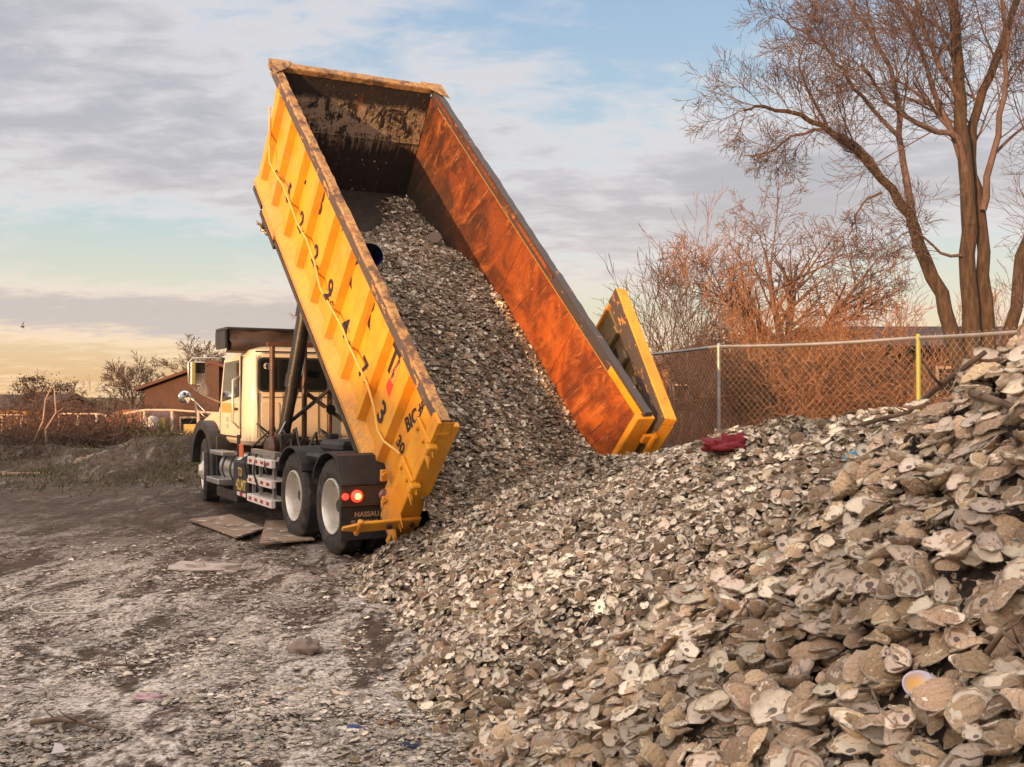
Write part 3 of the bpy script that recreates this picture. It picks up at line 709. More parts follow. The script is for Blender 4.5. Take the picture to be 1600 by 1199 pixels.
T(MB().box(-1.37, -.60, -.742, -.737, .785, .792).box(-1.37, -.60, -.742, -.737, .598, .605).box(-1.285, -1.279, -.742, -.737, .606, .784), 'light_bar_trim', BROWNST)
def lamp(x, z, r, mt, core=None, name='tail_light'):
    m = MB(); m.lathe([(0, 0), (0, r), (.02, r), (.035, r*.75), (.04, 0)], Matrix.Translation((x, -.737, z)) @ Matrix.Rotation(-math.pi/2, 4, 'Z'), 20, close=False)
    o = T(m, name, mt, smooth='auto')
    if core: MB().lathe([(.0, 0), (0, r*.55), (.012, r*.5), (.015, 0)], Matrix.Translation((x, -.776, z)) @ Matrix.Rotation(-math.pi/2, 4, 'Z'), 16, close=False).build('bulb', core, o, 'auto')
lamp(-1.325, .695, .034, LAMP); lamp(-1.20, .695, .062, LAMP, LAMPC); lamp(-.90, .695, .062, LENS)
lamp(1.275, .695, .038, LAMP); lamp(1.115, .695, .062, LAMP, LAMPC); lamp(.90, .695, .062, LENS)
# cab shell (side profile extruded, rounded rear corners)
yr, yf = 3.89, 5.50; ztop = 2.42
def cabring(z, x, y0, y1, r):
    pts = []
    for cx, cy, a0 in ((x-r, y1-r*.6, 0), (-x+r, y1-r*.6, 90), (-x+r, y0+r, 180), (x-r, y0+r, 270)):
        for k in range(6):
            a = R(a0+18*k); pts.append((cx+r*math.cos(a), cy+(r if a0 >= 180 else r*.6)*math.sin(a), z))
    return pts
m = MB(); rings = [cabring(1.00, 1.00, yr+.06, yf-.03, .14), cabring(1.06, 1.05, yr, yf, .20), cabring(1.60, 1.05, yr, yf, .20), cabring(2.25, 1.03, yr+.01, yf-.30, .20), cabring(2.38, .97, yr+.06, yf-.42, .22), cabring(2.43, .85, yr+.18, yf-.55, .2)]
vs = [p for r in rings for p in r]; k = len(rings[0]); fs = [tuple(range(k-1, -1, -1)), tuple(range(len(vs)-k, len(vs)))]
for i in range(len(rings)-1):
    for j in range(k): j2 = (j+1) % k; fs.append((i*k+j, i*k+j2, (i+1)*k+j2, (i+1)*k+j))
m.add(vs, fs); cab = T(m, 'cab', WHITE, smooth='auto')
def rrect(x0, x1, z0, z1, r, n=5):
    P = []
    for cx, cz, a0 in ((x1-r, z1-r, 0), (x0+r, z1-r, 90), (x0+r, z0+r, 180), (x1-r, z0+r, 270)):
        for k in range(n): a = R(a0+90*k/(n-1)); P.append((cx+r*math.cos(a), cz+r*math.sin(a)))
    return P
MB().prism(rrect(-.905, .905, 1.77, 2.27, .07), 1, yr-.014, yr+.03).build('rear_window_seal', BLACKP, cab)
MB().prism(rrect(-.88, .88, 1.80, 2.24, .06), 1, yr-.018, yr-.012).build('rear_window', GLASS, cab)
m = MB()   # pressed ribs and panels in the rear wall
for x0, x1 in ((-.86, -.60), (-.50, -.02), (.02, .50), (.60, .86)):
    m.prism(rrect(x0, x1, 1.14, 1.62, .04), 1, yr-.012, yr+.02)
m.prism([(-.90, 1.10), (-.88, 1.10), (-.93, 1.9), (-.93, 2.3), (-.95, 2.3), (-.95, 1.9)], 1, yr-.014, yr+.02)
m.build('pressed_panel', WHITE, cab)
# door on the left
dr = MB().prism([(4.28, 1.12), (5.44, 1.12), (5.44, 1.66), (5.22, 2.26), (4.28, 2.30)], 0, -1.062, -1.03).build('door', WHITE, cab)
MB().prism([(4.34, 1.70), (5.34, 1.62), (5.16, 2.22), (4.34, 2.24)], 0, -1.070, -1.05).build('window', GLASS, dr)
MB().box(-1.10, -1.062, 4.40, 4.60, 1.50, 1.54, bev=.01).build('handle', BLACKP, dr)
m = MB(); m.box(-1.064, -1.045, 4.255, 4.275, 1.10, 2.30); m.box(-1.064, -1.045, 4.255, 5.46, 1.095, 1.115); m.box(-1.064, -1.045, 5.445, 5.46, 1.115, 1.66)
m.build('door_gap', INK, cab)
m = MB(); m.box(-.86, .86, yr-.022, yr-.014, 1.69, 1.70); m.box(-.86, .86, yr-.022, yr-.014, 1.10, 1.108); m.box(-.95, .95, yr-.03, yr+.0, 2.34, 2.36)
for x in (-.92, -.55, .0, .55, .92): m.box(x-.004, x+.004, yr-.022, yr-.014, 1.11, 1.76)
m.build('panel_seam', STEEL, cab)
m = MB(); m.prism([(4.55, 1.46), (5.35, 1.46), (5.35, 1.60), (4.55, 1.60)], 0, -1.068, -1.06); m.build('door_decal', STKO, dr)
m = MB(); DMx = Matrix(((0, 0, -1, -1.0645), (-1, 0, 0, 5.0), (0, 1, 0, 1.3), (0, 0, 0, 1)))
m.text('BIG\n107', .10, DMx, .001, .02); m.build('door_lettering', plain('grey_lettering', (.35, .36, .34), .6), dr)
T(MB().tube([(-1.08, 4.30, 2.0), (-1.17, 4.28, 1.94), (-1.17, 4.28, 1.34), (-1.08, 4.24, 1.24)], .018, 8), 'grab_handle', ALU, smooth=True)
# windscreen
MB().prism([(-.9, 1.72), (.9, 1.72), (.85, 2.2), (-.85, 2.2)], 1, 5.2, 5.52).build('windscreen', GLASS, cab)
# hood and front fenders
m = MB(); m.prism([(5.52, .95), (7.45, .85), (7.5, 1.25), (7.3, 1.52), (5.52, 1.68)], 0, -.62, .62); T(m, 'hood', WHITE)
for s in (-1, 1):
    m = MB(); sx = sorted([s*.55, s*1.06]); m.prism([(5.50, .98), (5.62, .98), (5.72, 1.16), (5.98, 1.24), (6.3, 1.14), (6.55, .8), (7.2, .7), (7.3, 1.0), (6.6, 1.30), (6.0, 1.44), (5.5, 1.46)], 0, *sx); T(m, 'front_fender', WHITE)
    m = MB(); a0, a1, n = R(-8), R(175), 18; pr = []; pi = []
    for i in range(n+1):
        a = a0+(a1-a0)*i/n; pr.append((5.98-math.cos(a)*.80, .56+math.sin(a)*.76)); pi.append((5.98-math.cos(a)*.62, .56+math.sin(a)*.62))
    m.prism(pr+pi[::-1], 0, s*1.03, s*1.24)
    hf = n//2; m.prism(pr[:hf+1]+[((a_-5.98)*.9+5.98, (b_-.56)*.9+.56) for a_, b_ in pr[:hf+1]][::-1], 0, s*.60, s*1.028); T(m, 'fender_flare', BLACKP)
    m = MB(); m.box(min(s*.62, s*1.2), max(s*.62, s*1.2), 5.12, 5.16, .42, 1.10, bev=.01); T(m, 'splash_guard', BLACKP)
# mirrors
m = MB(); m.tube([(-1.04, 5.36, 2.28), (-1.20, 5.38, 2.30), (-1.50, 5.40, 2.29), (-1.56, 5.40, 2.22), (-1.56, 5.40, 1.92), (-1.46, 5.40, 1.80), (-1.34, 5.40, 1.72), (-1.05, 5.42, 1.60)], .014, 8)
mo = T(m, 'mirror_arm', ALU, smooth=True)
MB().box(-1.09, -1.02, 5.33, 5.42, 2.22, 2.31, bev=.015).build('mount', BLACKP, mo)
mr = MB().box(-1.53, -1.31, 5.36, 5.43, 1.88, 2.24, bev=.015).build('mirror_housing', ALU, mo)
MB().box(-1.46, -1.325, 5.350, 5.357, 2.06, 2.225).build('glass', GLASS, mo); MB().box(-1.46, -1.325, 5.350, 5.357, 1.895, 2.055).build('glass', CHROME, mo)
MB().box(-1.52, -1.475, 5.345, 5.357, 1.89, 2.235).build('yellow_edge', YELGR, mo)
MB().lathe([(0, 0), (.0, .085), (.03, .09), (.05, .06), (.055, 0)], Matrix.Translation((-1.345, 5.33, 1.80)) @ Matrix.Rotation(math.pi/2, 4, 'Z'), 24, close=False).build('convex_mirror', CHROME, mo, 'auto')
m = MB(); m.tube([(-1.30, 6.4, 1.67), (-1.24, 6.4, 1.62), (-1.22, 6.38, 1.36)], .014, 8).tube([(-1.24, 6.4, 1.62), (-1.05, 6.2, 1.38)], .010, 8).tube([(-1.22, 6.38, 1.5), (-1.12, 6.2, 1.36)], .008, 8)
mo = T(m, 'fender_mirror_arm', ALU, smooth=True)
MB().lathe([(0, 0), (.01, .07), (.03, .105), (.055, .10), (.07, 0)], Matrix.Translation((-1.40, 6.38, 1.69)) @ Matrix.Rotation(math.pi/2+.1, 4, 'Z'), 24, close=False).build('convex_mirror', CHROME, mo, 'auto')
# tarp housing above the cab
m = MB(); m.box(-1.30, 1.30, 4.18, 4.80, 2.66, 2.71, bev=.015); m.box(-1.30, 1.30, 4.76, 4.80, 2.45, 2.66); m.box(-1.30, -1.27, 4.2, 4.76, 2.40, 2.66); m.box(1.27, 1.30, 4.2, 4.76, 2.40, 2.66)
T(m, 'tarp_housing', BLACKP)
m = MB(); n = 40; vs = []; rng = random.Random(4)
for i in range(n+1):
    x = -1.24+2.48*i/n
    for k in range(7):
        a = k/6; yy = 4.22+.30*a+.035*math.sin(i*.8+k*1.3)*rng.random(); zz_ = 2.62-.26*math.sin(min(1, a*1.4)*1.5)*1.0+.02*math.sin(i*.5+k)
        vs.append((x, 4.16+.05*math.sin(k*1.1)+.03*math.sin(i*.37+k), 2.66-.30*a+.010*math.sin(i*.9+k*2)))
fs = [(i*7+k, i*7+k+1, (i+1)*7+k+1, (i+1)*7+k) for i in range(n) for k in range(6)]
m.add(vs, fs); m.add([(x, y+.25, z) for x, y, z in vs], [f[::-1] for f in fs]); m.box(-1.24, 1.24, 4.22, 4.40, 2.345, 2.37); T(m, 'tarp', TARP, smooth=True)
m = MB()
for x in (-.88, -.42, -.05, .42, .88): m.tube([(x, 3.30, .95), (x, 3.30, 2.40)], .038, 10)
m.box(-.95, .95, 3.26, 3.34, 2.40, 2.46); T(m, 'tarp_gantry_post', BROWNST, smooth='auto')
m = MB(); m.tube([(-.85, 3.2, 1.2), (.1, 3.2, 1.95)], .03, 8).tube([(-.42, 3.2, 1.75), (.35, 3.2, 1.2)], .03, 8); T(m, 'gantry_brace', STEEL, smooth='auto')
T(MB().lathe([(-.05, 0), (-.05, .07), (.05, .07), (.05, 0)], Matrix.Translation((-.10, 3.15, 1.52)) @ Matrix.Rotation(math.pi/2, 4, 'Z'), 18, close=False), 'work_light', CHROME, smooth='auto')
T(MB().lathe([(-.05, 0), (-.05, .05), (.05, .05), (.05, 0)], Matrix.Translation((-1.0+.12, 3.5, 2.13)) @ Matrix.Rotation(math.pi/2, 4, 'Z'), 18, close=False), 'work_light', CHROME, smooth='auto')
T(MB().tube([(-.45, 3.2, 2.25), (-.50, 3.15, 2.0), (-.62, 3.1, 1.6), (-.95, 3.0, 1.05), (-1.0, 2.9, 1.0)], .010, 6), 'tarp_cable', ALU, smooth=True)
T(MB().tube([(-.75, 3.1, 1.25), (-.9, 3.05, 1.18), (-1.0, 3.0, 1.10)], .012, 6), 'red_hose', REDT, smooth=True)
# hoist cylinders and tilt frame
TI = TM.inverted()
for s in (-1, 1):
    A = Vector((s*.78, 3.20, .98)); top = TI @ (BM @ Vector((s*.80, 4.75, -.22)))
    k_ = 1.0
    if s < 0: top = TI @ (BM @ Vector((-.75, 4.56, -.79))); k_ = 1.42
    d = top-A; B = A+d*k_
    m = MB(); m.tube([A, A+d*.46], .085, 16).tube([A+d*.44, A+d*.53], .11, 16).tube([A+d*.46, A+d*.98], .10, 16).tube([A+d*.93, B], .125, 16); T(m, 'hoist_cylinder', CYL, smooth='auto')
m = MB(); m.box(-.42, -.28, -.2, 6.2, -.42, -.25, TI @ BM).box(.28, .42, -.2, 6.2, -.42, -.25, TI @ BM)
for l in (.2, 1.5, 3, 4.5, 6): m.box(-.28, .28, l, l+.1, -.40, -.27, TI @ BM)
T(m, 'tilt_frame', STEEL)
# tank, steps, battery box, ladder rack
m = MB(); m.lathe([(0, 0), (0, .22), (.03, .25), (.87, .25), (.90, .22), (.90, 0)], Matrix.Translation((-.95, 4.08, .64)) @ Matrix.Rotation(math.pi/2, 4, 'Z'), 28, close=False)
ft = T(m, 'fuel_tank', ALU, smooth='auto')
m = MB()
for y in (4.28, 4.72): m.lathe([(0, .252), (0, .262), (.05, .262), (.05, .252)], Matrix.Translation((-.95, y, .64)) @ Matrix.Rotation(math.pi/2, 4, 'Z'), 28)
m.build('strap', STEEL, ft)
T(MB().box(-1.32, -1.12, 4.30, 5.05, .84, .90, bev=.01), 'cab_step', ALU); T(MB().box(-1.36, -1.12, 4.35, 5.10, .42, .50, bev=.01), 'cab_step', ALU)
T(MB().box(-1.18, -.6, 4.05, 5.2, .18, .34, bev=.02), 'air_tank_bracket', STEEL)
bb = T(MB().box(-1.24, -.55, 3.24, 3.98, .30, .80, bev=.02), 'battery_box', BLACKP)
GM = Matrix(((0, 0, -1, -1.2425), (-1, 0, 0, 3.6), (0, 1, 0, .55), (0, 0, 0, 1)))
MB().text('TD', .16, GM @ Matrix.Translation((.0, .10, 0)), .001, .02).text('42,MT', .20, GM @ Matrix.Translation((.05, -.08, 0)), .001, .03).build('lettering', GOLD, bb)
MB().box(-1.244, -1.2415, 3.30, 3.45, .325, .375).box(-1.244, -1.2415, 3.6, 3.75, .325, .375).build('reflector', WHT, bb)
MB().box(-1.244, -1.2415, 3.46, 3.59, .325, .375).build('reflector', REDT, bb)
T(MB().box(-1.22, -1.20, 3.55, 3.74, .86, 1.04, bev=.005), 'orange_placard', ORANGE)
T(MB().tube([(-1.18, 3.95, .85), (-1.18, 3.95, 1.16)], .014, 6).tube([(-1.18, 3.87, .85), (-1.18, 3.87, 1.16)], .014, 6), 'fuel_filler_rod', STEEL)
T(MB().lathe([(0, .0), (0, .13), (.06, .17), (.12, .13), (.12, 0)], Matrix.Translation((-1.06, 2.95, 1.0)), 24, close=False), 'hose_reel', BROWNST, smooth='auto')
rk = MB(); zs = [(.30, 'a'), (.53, 'b'), (.80, 'c')]
rk.box(-1.22, -1.14, 2.02, 3.12, .94, 1.00)
for y in (2.12, 2.75, 3.08): rk.box(-1.205, -1.165, y, y+.04, .30, .94)
for y in (2.22, 2.85): rk.box(-1.0, -.96, y, y+.04, .30, .94)
rack = T(rk, 'step_rack', ALU)
for z in (.30, .545, .80):
    o = MB().box(-1.27, -1.21, 2.02, 3.14, z, z+.10, bev=.006).box(-1.20, -1.0, 2.02, 3.14, z+.085, z+.10).build('step_rail', WHT, rack)
    m = MB()
    for q in range(4): m.box(-1.2735, -1.271, 2.10+q*.27, 2.22+q*.27, z+.03, z+.07)
    m.build('reflector_strip', REDT, rack)
for pts in ([(-1.24, 3.1, .95), (-1.30, 3.15, .8), (-1.27, 3.1, .6)], [(-1.25, 2.75, .95), (-1.29, 2.75, .7), (-1.29, 2.5, .5)], [(-1.25, 2.35, .9), (-1.30, 2.2, .82), (-1.29, 2.1, .72)]):
    T(MB().tube(pts, .012, 6), 'strap_cord', INK, smooth=True)
# loose hoses and valves behind the cab
m = MB(); rng = random.Random(12)
for i in range(14):
    x = -.9+rng.random()*1.3; y = 2.1+rng.random()*1.5
    m.tube([(x, y, .95+.1*rng.random()), (x+rng.uniform(-.2, .2), y+.2, 1.12+.2*rng.random()), (x+rng.uniform(-.3, .3), y+.4, 1.0)], .016, 5)
for i in range(9):
    x = -.85+rng.random()*1.5; y = 2.0+rng.random()*1.5; a = .05+.08*rng.random(); m.box(x-a, x+a, y-a, y+a, .9, 1.0+.2*rng.random(), bev=.015)
T(m, 'hydraulic_valves', STEEL)

# ------------------------------------------------------------------ oyster shells
def shell_batch(P, NRM, LEN, rng, ntheta=9, rich=False, tilt=.45, flat=False, flipp=.5):
    """closed, thin, cupped shells; returns verts, tris, info, loc (all shells share one topology)"""
    n = len(P); th = np.linspace(0, 2*np.pi, ntheta, endpoint=False)
    asp = rng.uniform(.48, .86, n)[:, None]
    tear = 1-.20*np.cos(th)[None]*rng.uniform(.2, 1, n)[:, None]*-1
    irr = 1+sum(rng.normal(0, sg, (n, 1))*np.cos(k*th[None]+rng.uniform(0, 6.3, (n, 1))) for k, sg in ((2, .065), (3, .07), (4, .05), (5, .04), (7, .025)))
    if flat: irr = irr+rng.normal(0, .14, (n, ntheta))
    elif rich: irr = irr+rng.normal(0, .022, (n, ntheta))
    rad = .5*tear*irr
    ox = rad*np.cos(th); oy = rad*np.sin(th)*asp; oy = oy+.22*rng.normal(0, .5, n)[:, None]*(ox**2)
    depth = rng.uniform(.08, .27, n)[:, None] if not flat else rng.uniform(.0, .08, n)[:, None]
    thick = .035 if not flat else .05
    ks = (.30, .52, .70, .83, .93) if rich else ((.62,) if not flat else ())
    layers = []; inside = []; ring = []; loc = []
    def lay(k, out):
        z = depth*(k**2.4-1)+(rng.normal(0, .020 if k > .9 else .010, (n, ntheta)) if (k > .5 and not flat) else 0)+rng.normal(0, .02, (n, 1))*0
        if out: z = z-thick*(1.25-k*.9)+((rng.normal(0, .010, (n, ntheta))+rng.normal(0, .018, (n, 1))) if rich else 0)
        return np.stack([ox*k, oy*k, np.broadcast_to(z, ox.shape)], -1)
    ctr = lambda out: np.stack([np.zeros(n), np.zeros(n), (-depth[:, 0]-(thick*1.25 if out else 0))], -1)[:, None]
    V = [ctr(False)]; ins = [1]; rg = [0.]
    for k in ks: V.append(lay(k, False)); ins += [1]*ntheta; rg += [k]*ntheta
    V.append(lay(1., False)); ins += [1]*ntheta; rg += [1.]*ntheta
    r2 = lay(1., True); r2[:, :, 0:2] *= .985; V.append(r2); ins += [0]*ntheta; rg += [1.]*ntheta
    for k in reversed(ks): V.append(lay(k, True)); ins += [0]*ntheta; rg += [k]*ntheta
    V.append(ctr(True)); ins += [0]; rg += [0.]
    V = np.concatenate(V, 1); m = V.shape[1]; nr = (m-2)//ntheta
    F = []
    for j in range(ntheta): F.append((0, 1+j, 1+(j+1) % ntheta))
    for r in range(nr-1):
        a = 1+r*ntheta
        for j in range(ntheta):
            j2 = (j+1) % ntheta; F += [(a+j, a+ntheta+j, a+ntheta+j2), (a+j, a+ntheta+j2, a+j2)]
    a = 1+(nr-1)*ntheta
    for j in range(ntheta): F.append((a+j, m-1, a+(j+1) % ntheta))
    F = np.array(F)
    locd = V.copy()
    V = V*LEN[:, None, None]; V[:, :, 2] += (depth[:, 0]*LEN*.5)[:, None]
    nn = NRM+rng.normal(0, tilt, (n, 3)); nn /= np.linalg.norm(nn, axis=1)[:, None]
    flip = rng.random(n) < flipp
    a = rng.normal(0, 1, (n, 3)); t1 = np.cross(nn, a); t1 /= np.linalg.norm(t1, axis=1)[:, None]; t2 = np.cross(nn, t1)
    s = np.where(flip, -1., 1.)[:, None]
    W = V[:, :, 0:1]*t1[:, None]+V[:, :, 1:2]*(t2*s)[:, None]+V[:, :, 2:3]*(nn*s)[:, None]+P[:, None]
    rnd = rng.random(n)
    info = np.zeros((n, m, 4), np.float32); info[:, :, 0] = np.array(ins)[None]; info[:, :, 1] = rnd[:, None]; info[:, :, 2] = np.array(rg)[None]; info[:, :, 3] = np.clip(.5+.9*vnoise(P[:, 0]*1.4, P[:, 1]*1.4+P[:, 2], 71)+.6*vnoise(P[:, 0]*4, P[:, 1]*4, 72)+.45*np.exp(-((P[:, 0]+.1)/1.1)**2-((P[:, 1]-6.2)/1.6)**2), 0, 1.2)[:, None]
    return W, F, info, locd, rnd, flip
def flatten(B):
    W, F, info, loc = B[:4]; n, m = W.shape[:2]
    return W.reshape(-1, 3), (F[None]+(np.arange(n)*m)[:, None, None]).reshape(-1, 3), info.reshape(-1, 4), loc.reshape(-1, 3)
def surf_normals(fn, X, Y, e=.06):
    zx = (fn(X+e, Y)-fn(X-e, Y))/(2*e); zy = (fn(X, Y+e)-fn(X, Y-e))/(2*e)
    nn = np.stack([-zx, -zy, np.ones_like(zx)], -1); return nn/np.linalg.norm(nn, axis=1)[:, None]
def grid_surface(fn, x0, x1, y0, y1, st, drop):
    xs = np.arange(x0, x1, st); ys = np.arange(y0, y1, st); XX, YY = np.meshgrid(xs, ys); ZZ = fn(XX, YY)-drop
    a, b = len(xs), len(ys); I, J = np.meshgrid(np.arange(a-1), np.arange(b-1)); q = (J*a+I).ravel()
    Q = np.stack([q, q+1, q+1+a, q+a], 1)
    keep = (ZZ.ravel()[Q] > -.12).any(1) & (ZZ.ravel()[Q] > -.5).all(1)
    Q = Q[keep]; T3 = np.concatenate([Q[:, [0, 1, 2]], Q[:, [0, 2, 3]]])
    return np.stack([XX.ravel(), YY.ravel(), ZZ.ravel()], 1), T3
def infrustum(P, mg=1.12):
    x = P[:, 0]/P[:, 1]; y = (P[:, 2]-H0)/P[:, 1]
    return (P[:, 1] > .7) & (np.abs(x) < .513*mg) & (y < .42) & (y > -.373*mg)
def combine(name, parts, core, mats, **kw):
    Vs, Fs, Is, Ls, Ms = [], [], [], [], []; off = 0
    for B in parts:
        v, f, i, l = flatten(B); Vs.append(v); Fs.append(f+off); Is.append(i); Ls.append(l); Ms.append(np.zeros(len(f), int)); off += len(v)
    if core is not None:
        for v, f in core: Vs.append(v); Fs.append(f+off); Is.append(np.zeros((len(v), 4))); Ls.append(np.zeros((len(v), 3))); Ms.append(np.ones(len(f), int)); off += len(v)
    return npmesh(name, np.concatenate(Vs), np.concatenate(Fs), mats, np.concatenate(Ms), {'info': ('FLOAT_COLOR', np.concatenate(Is)), 'loc': ('FLOAT_VECTOR', np.concatenate(Ls))}, **kw)
rg = np.random.default_rng(7)
G0 = lambda X, Y: ground_z(X, Y)
def ray_hit(x, y, fn, lo=1.0, hi=12):
    for k in range(4000):
        Yd = lo+(hi-lo)*k/4000; q = at(x, y, Yd)
        if q.z <= float(fn(np.array(q.x), np.array(q.y))): return q
    return at(x, y, hi)
allz = lambda X, Y: np.maximum(np.maximum(mound_near(X, Y), mound_mid(X, Y)), G0(X, Y))
KEEP_OFF = [(ray_hit(1430, 1088, allz), .060), (ray_hit(1335, 731, allz), .075)]
def clear_of(P):
    k = np.ones(len(P), bool)
    for q_, r_ in KEEP_OFF: k &= np.linalg.norm(P-np.array(q_), axis=1) > r_
    return k
# --- near, weathered pile
n = 15000; X = rg.uniform(-.5, 3.2, n); Y = rg.uniform(.8, 5.2, n); Z = mound_near(X, Y)
keep = (Z > mound_mid(X, Y)-.06) & (Z > G0(X, Y)-.03); X, Y, Z = X[keep], Y[keep], Z[keep]
P = np.stack([X, Y, Z], 1); keep = infrustum(P, 1.25) & clear_of(P); P = P[keep]; n = len(P)
NR0 = surf_normals(mound_near, P[:, 0], P[:, 1]); NR = NR0*.50+np.array([0, -.12, .62]); NR /= np.linalg.norm(NR, axis=1)[:, None]; lift = rg.uniform(-.03, .042, n); P = P+NR0*lift[:, None]
LEN = np.clip(rg.lognormal(math.log(.078), .30, n), .03, .118)
size = LEN/np.hypot(P[:, 1], P[:, 0])*(lift > .012)*infrustum(P, .98)
# the largest seen are things of their own, kept a little apart
order = np.argsort(-size); chosen = []
for i in order:
    if size[i] <= 0 or len(chosen) >= 292: break
    if all((P[i, 0]-P[j, 0])**2+(P[i, 1]-P[j, 1])**2 > (.35*(LEN[i]+LEN[j]))**2 for j in chosen): chosen.append(i)
ch = np.zeros(n, bool); ch[chosen] = True
BIG = shell_batch(P[ch]+NR0[ch]*.014, NR[ch], LEN[ch], rg, 26, True, .26, flipp=.36)
rest = ~ch; dist = P[:, 1]; cls = rest & (dist < 3.4); frr = rest & (dist >= 3.4)
partsN = [shell_batch(P[cls], NR[cls], LEN[cls], rg, 16, True, .32, flipp=.38), shell_batch(P[frr], NR[frr], LEN[frr], rg, 12, False, .34, flipp=.38)]
n = 26000; X = rg.uniform(-.5, 3.0, n); Y = rg.uniform(.8, 4.9, n); Z = mound_near(X, Y)   # hash between the shells
keep = (Z > mound_mid(X, Y)-.06) & (Z > G0(X, Y)-.02); P2 = np.stack([X, Y, Z], 1)[keep]; P2 = P2[infrustum(P2, 1.2)]
P2[:, 2] += rg.uniform(-.02, .015, len(P2)); L2 = rg.uniform(.008, .032, len(P2))
partsN.append(shell_batch(P2, surf_normals(mound_near, P2[:, 0], P2[:, 1]), L2, rg, 5, False, .5, flat=True))
combine('weathered_shell_pile', partsN, [grid_surface(mound_near, -1.2, 5, -1.5, 7, .04, .035)], [SHELLN, CORE],
        label='nearest big slope of sun-bleached tan oyster shells filling the lower right', cat='shell pile', kind='stuff')
W, F, info, loc, rnd, flip = BIG
ORD = 'first second third fourth fifth sixth seventh eighth ninth tenth eleventh twelfth thirteenth fourteenth fifteenth sixteenth seventeenth eighteenth nineteenth twentieth'.split()
ORD += ['twenty-'+o for o in ORD[:9]]+['thirtieth']+['thirty-'+o for o in ORD[:9]]
ctr = W.mean(1); py_ = 618-1560*(ctr[:, 2]-H0)/ctr[:, 1]; px_ = 800+1560*ctr[:, 0]/ctr[:, 1]
o_ = np.argsort(-py_); rows = [o_[k:k+22] for k in range(0, len(o_), 22)]
for rI, row in enumerate(rows):
    for cI, i in enumerate(sorted(row, key=lambda q: px_[q])):
        tone = 'pale' if (rnd[i]*17.7) % 1 < .5 else 'tan'
        side = 'brown ridged' if flip[i] else tone+' hollow-side-up'
        strip = 'bottom strip' if rI == 0 else ORD[rI]+' strip up'
        lab = f"{side} oyster shell, {ORD[cI]} from left in the {strip} of the pile"
        c = W[i].mean(0)
        o = npmesh('oyster_shell', W[i]-c, F, [SHELLN], None, {'info': ('FLOAT_COLOR', info[i]), 'loc': ('FLOAT_VECTOR', loc[i])}, label=lab, cat='shell', group='large oyster shells on the near pile')
        o.location = c
# the purple-edged clam shell low on the near slope
q = ray_hit(1430, 1088, allz)
th = np.linspace(0, 2*np.pi, 28, endpoint=False); vs = []; m = MB()
rngs = (0, .3, .6, .85, 1.0)
vs = [(0, 0, -.2)]+[(k*.5*math.cos(t)*(1+.08*math.cos(t)), k*.40*math.sin(t), .2*(k*k-1)) for k in rngs[1:] for t in th]
vs += [(.985*.5*math.cos(t)*(1+.08*math.cos(t)), .985*.40*math.sin(t), -.03) for t in th]+[(k*.5*math.cos(t), k*.40*math.sin(t), .2*(k*k-1)-.05) for k in (.85, .6, .3) for t in th]+[(0, 0, -.26)]
F_ = [(0, 1+j, 1+(j+1) % 28) for j in range(28)]
nr = (len(vs)-2)//28
for r in range(nr-1):
    for j in range(28): a = 1+r*28; j2 = (j+1) % 28; F_ += [(a+j, a+28+j, a+28+j2), (a+j, a+28+j2, a+j2)]
F_ += [(1+(nr-1)*28+j, len(vs)-1, 1+(nr-1)*28+(j+1) % 28) for j in range(28)]
v_ = np.array(vs); o = npmesh('clam_shell', v_*.075, np.array(F_), [CLAM], None, {'loc': ('FLOAT_VECTOR', v_)}, label='smooth clam shell with glossy yellow inside and violet rim among the oyster shells', cat='shell')
o.location = q+Vector((-.008, -.03, .035)); o.rotation_euler = (R(38), R(-20), R(25))
# --- freshly dumped pile in the middle
n = 62000; X = rg.uniform(-2.0, 5.0, n); Y = rg.uniform(3.9, 11.6, n); Z = mound_mid(X, Y)
keep = (Z > mound_near(X, Y)-.06) & (Z > G0(X, Y)-.035); P = np.stack([X, Y, Z], 1)[keep]; P = P[infrustum(P, 1.12)]
# nothing inside the truck or under the raised floor
pl = (P-np.array(BO))@np.array(NV); pv_ = np.abs((P-np.array(BO))@np.array(VV)); pln = (P-np.array(BO))@np.array(LV)
P = P[~((pv_ < 1.3) & (pl < .0) & (pln > .1)) & clear_of(P)]
n = len(P); NR = surf_normals(mound_mid, P[:, 0], P[:, 1]); P = P+NR*rg.uniform(-.025, .035, n)[:, None]; NR = NR*.7+np.array([0, -.25, .3])
LEN = np.clip(rg.lognormal(math.log(.066), .32, n)*(1+.35*vnoise(P[:, 0]*2, P[:, 1]*2, 73)), .03, .125)
nearm = P[:, 1] < 7.0
partsM = [shell_batch(P[nearm], NR[nearm], LEN[nearm], rg, 11, False, .36, flipp=.42), shell_batch(P[~nearm], NR[~nearm], LEN[~nearm], rg, 9, False, .38, flipp=.42)]
n = 2600; X = rg.uniform(-2.6, .3, n); Y = rg.uniform(4.2, 11.2, n); md = mound_mid(X, Y); keep = (md < 0) & (md > -.45) & (rg.random(n) < np.exp(md*7)) # stragglers round the toe
P = np.stack([X, Y, ground_z(X, Y)+.012], 1)[keep]; NR = np.tile([0, 0, 1.], (len(P), 1)); partsM.append(shell_batch(P, NR, rg.uniform(.04, .08, len(P)), rg, 9, False, .2, flipp=.5))
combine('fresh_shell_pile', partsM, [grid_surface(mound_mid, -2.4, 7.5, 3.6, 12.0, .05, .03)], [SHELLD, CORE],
        label='dark freshly tipped heap of small oyster shells spreading below the container', cat='shell pile', kind='stuff')
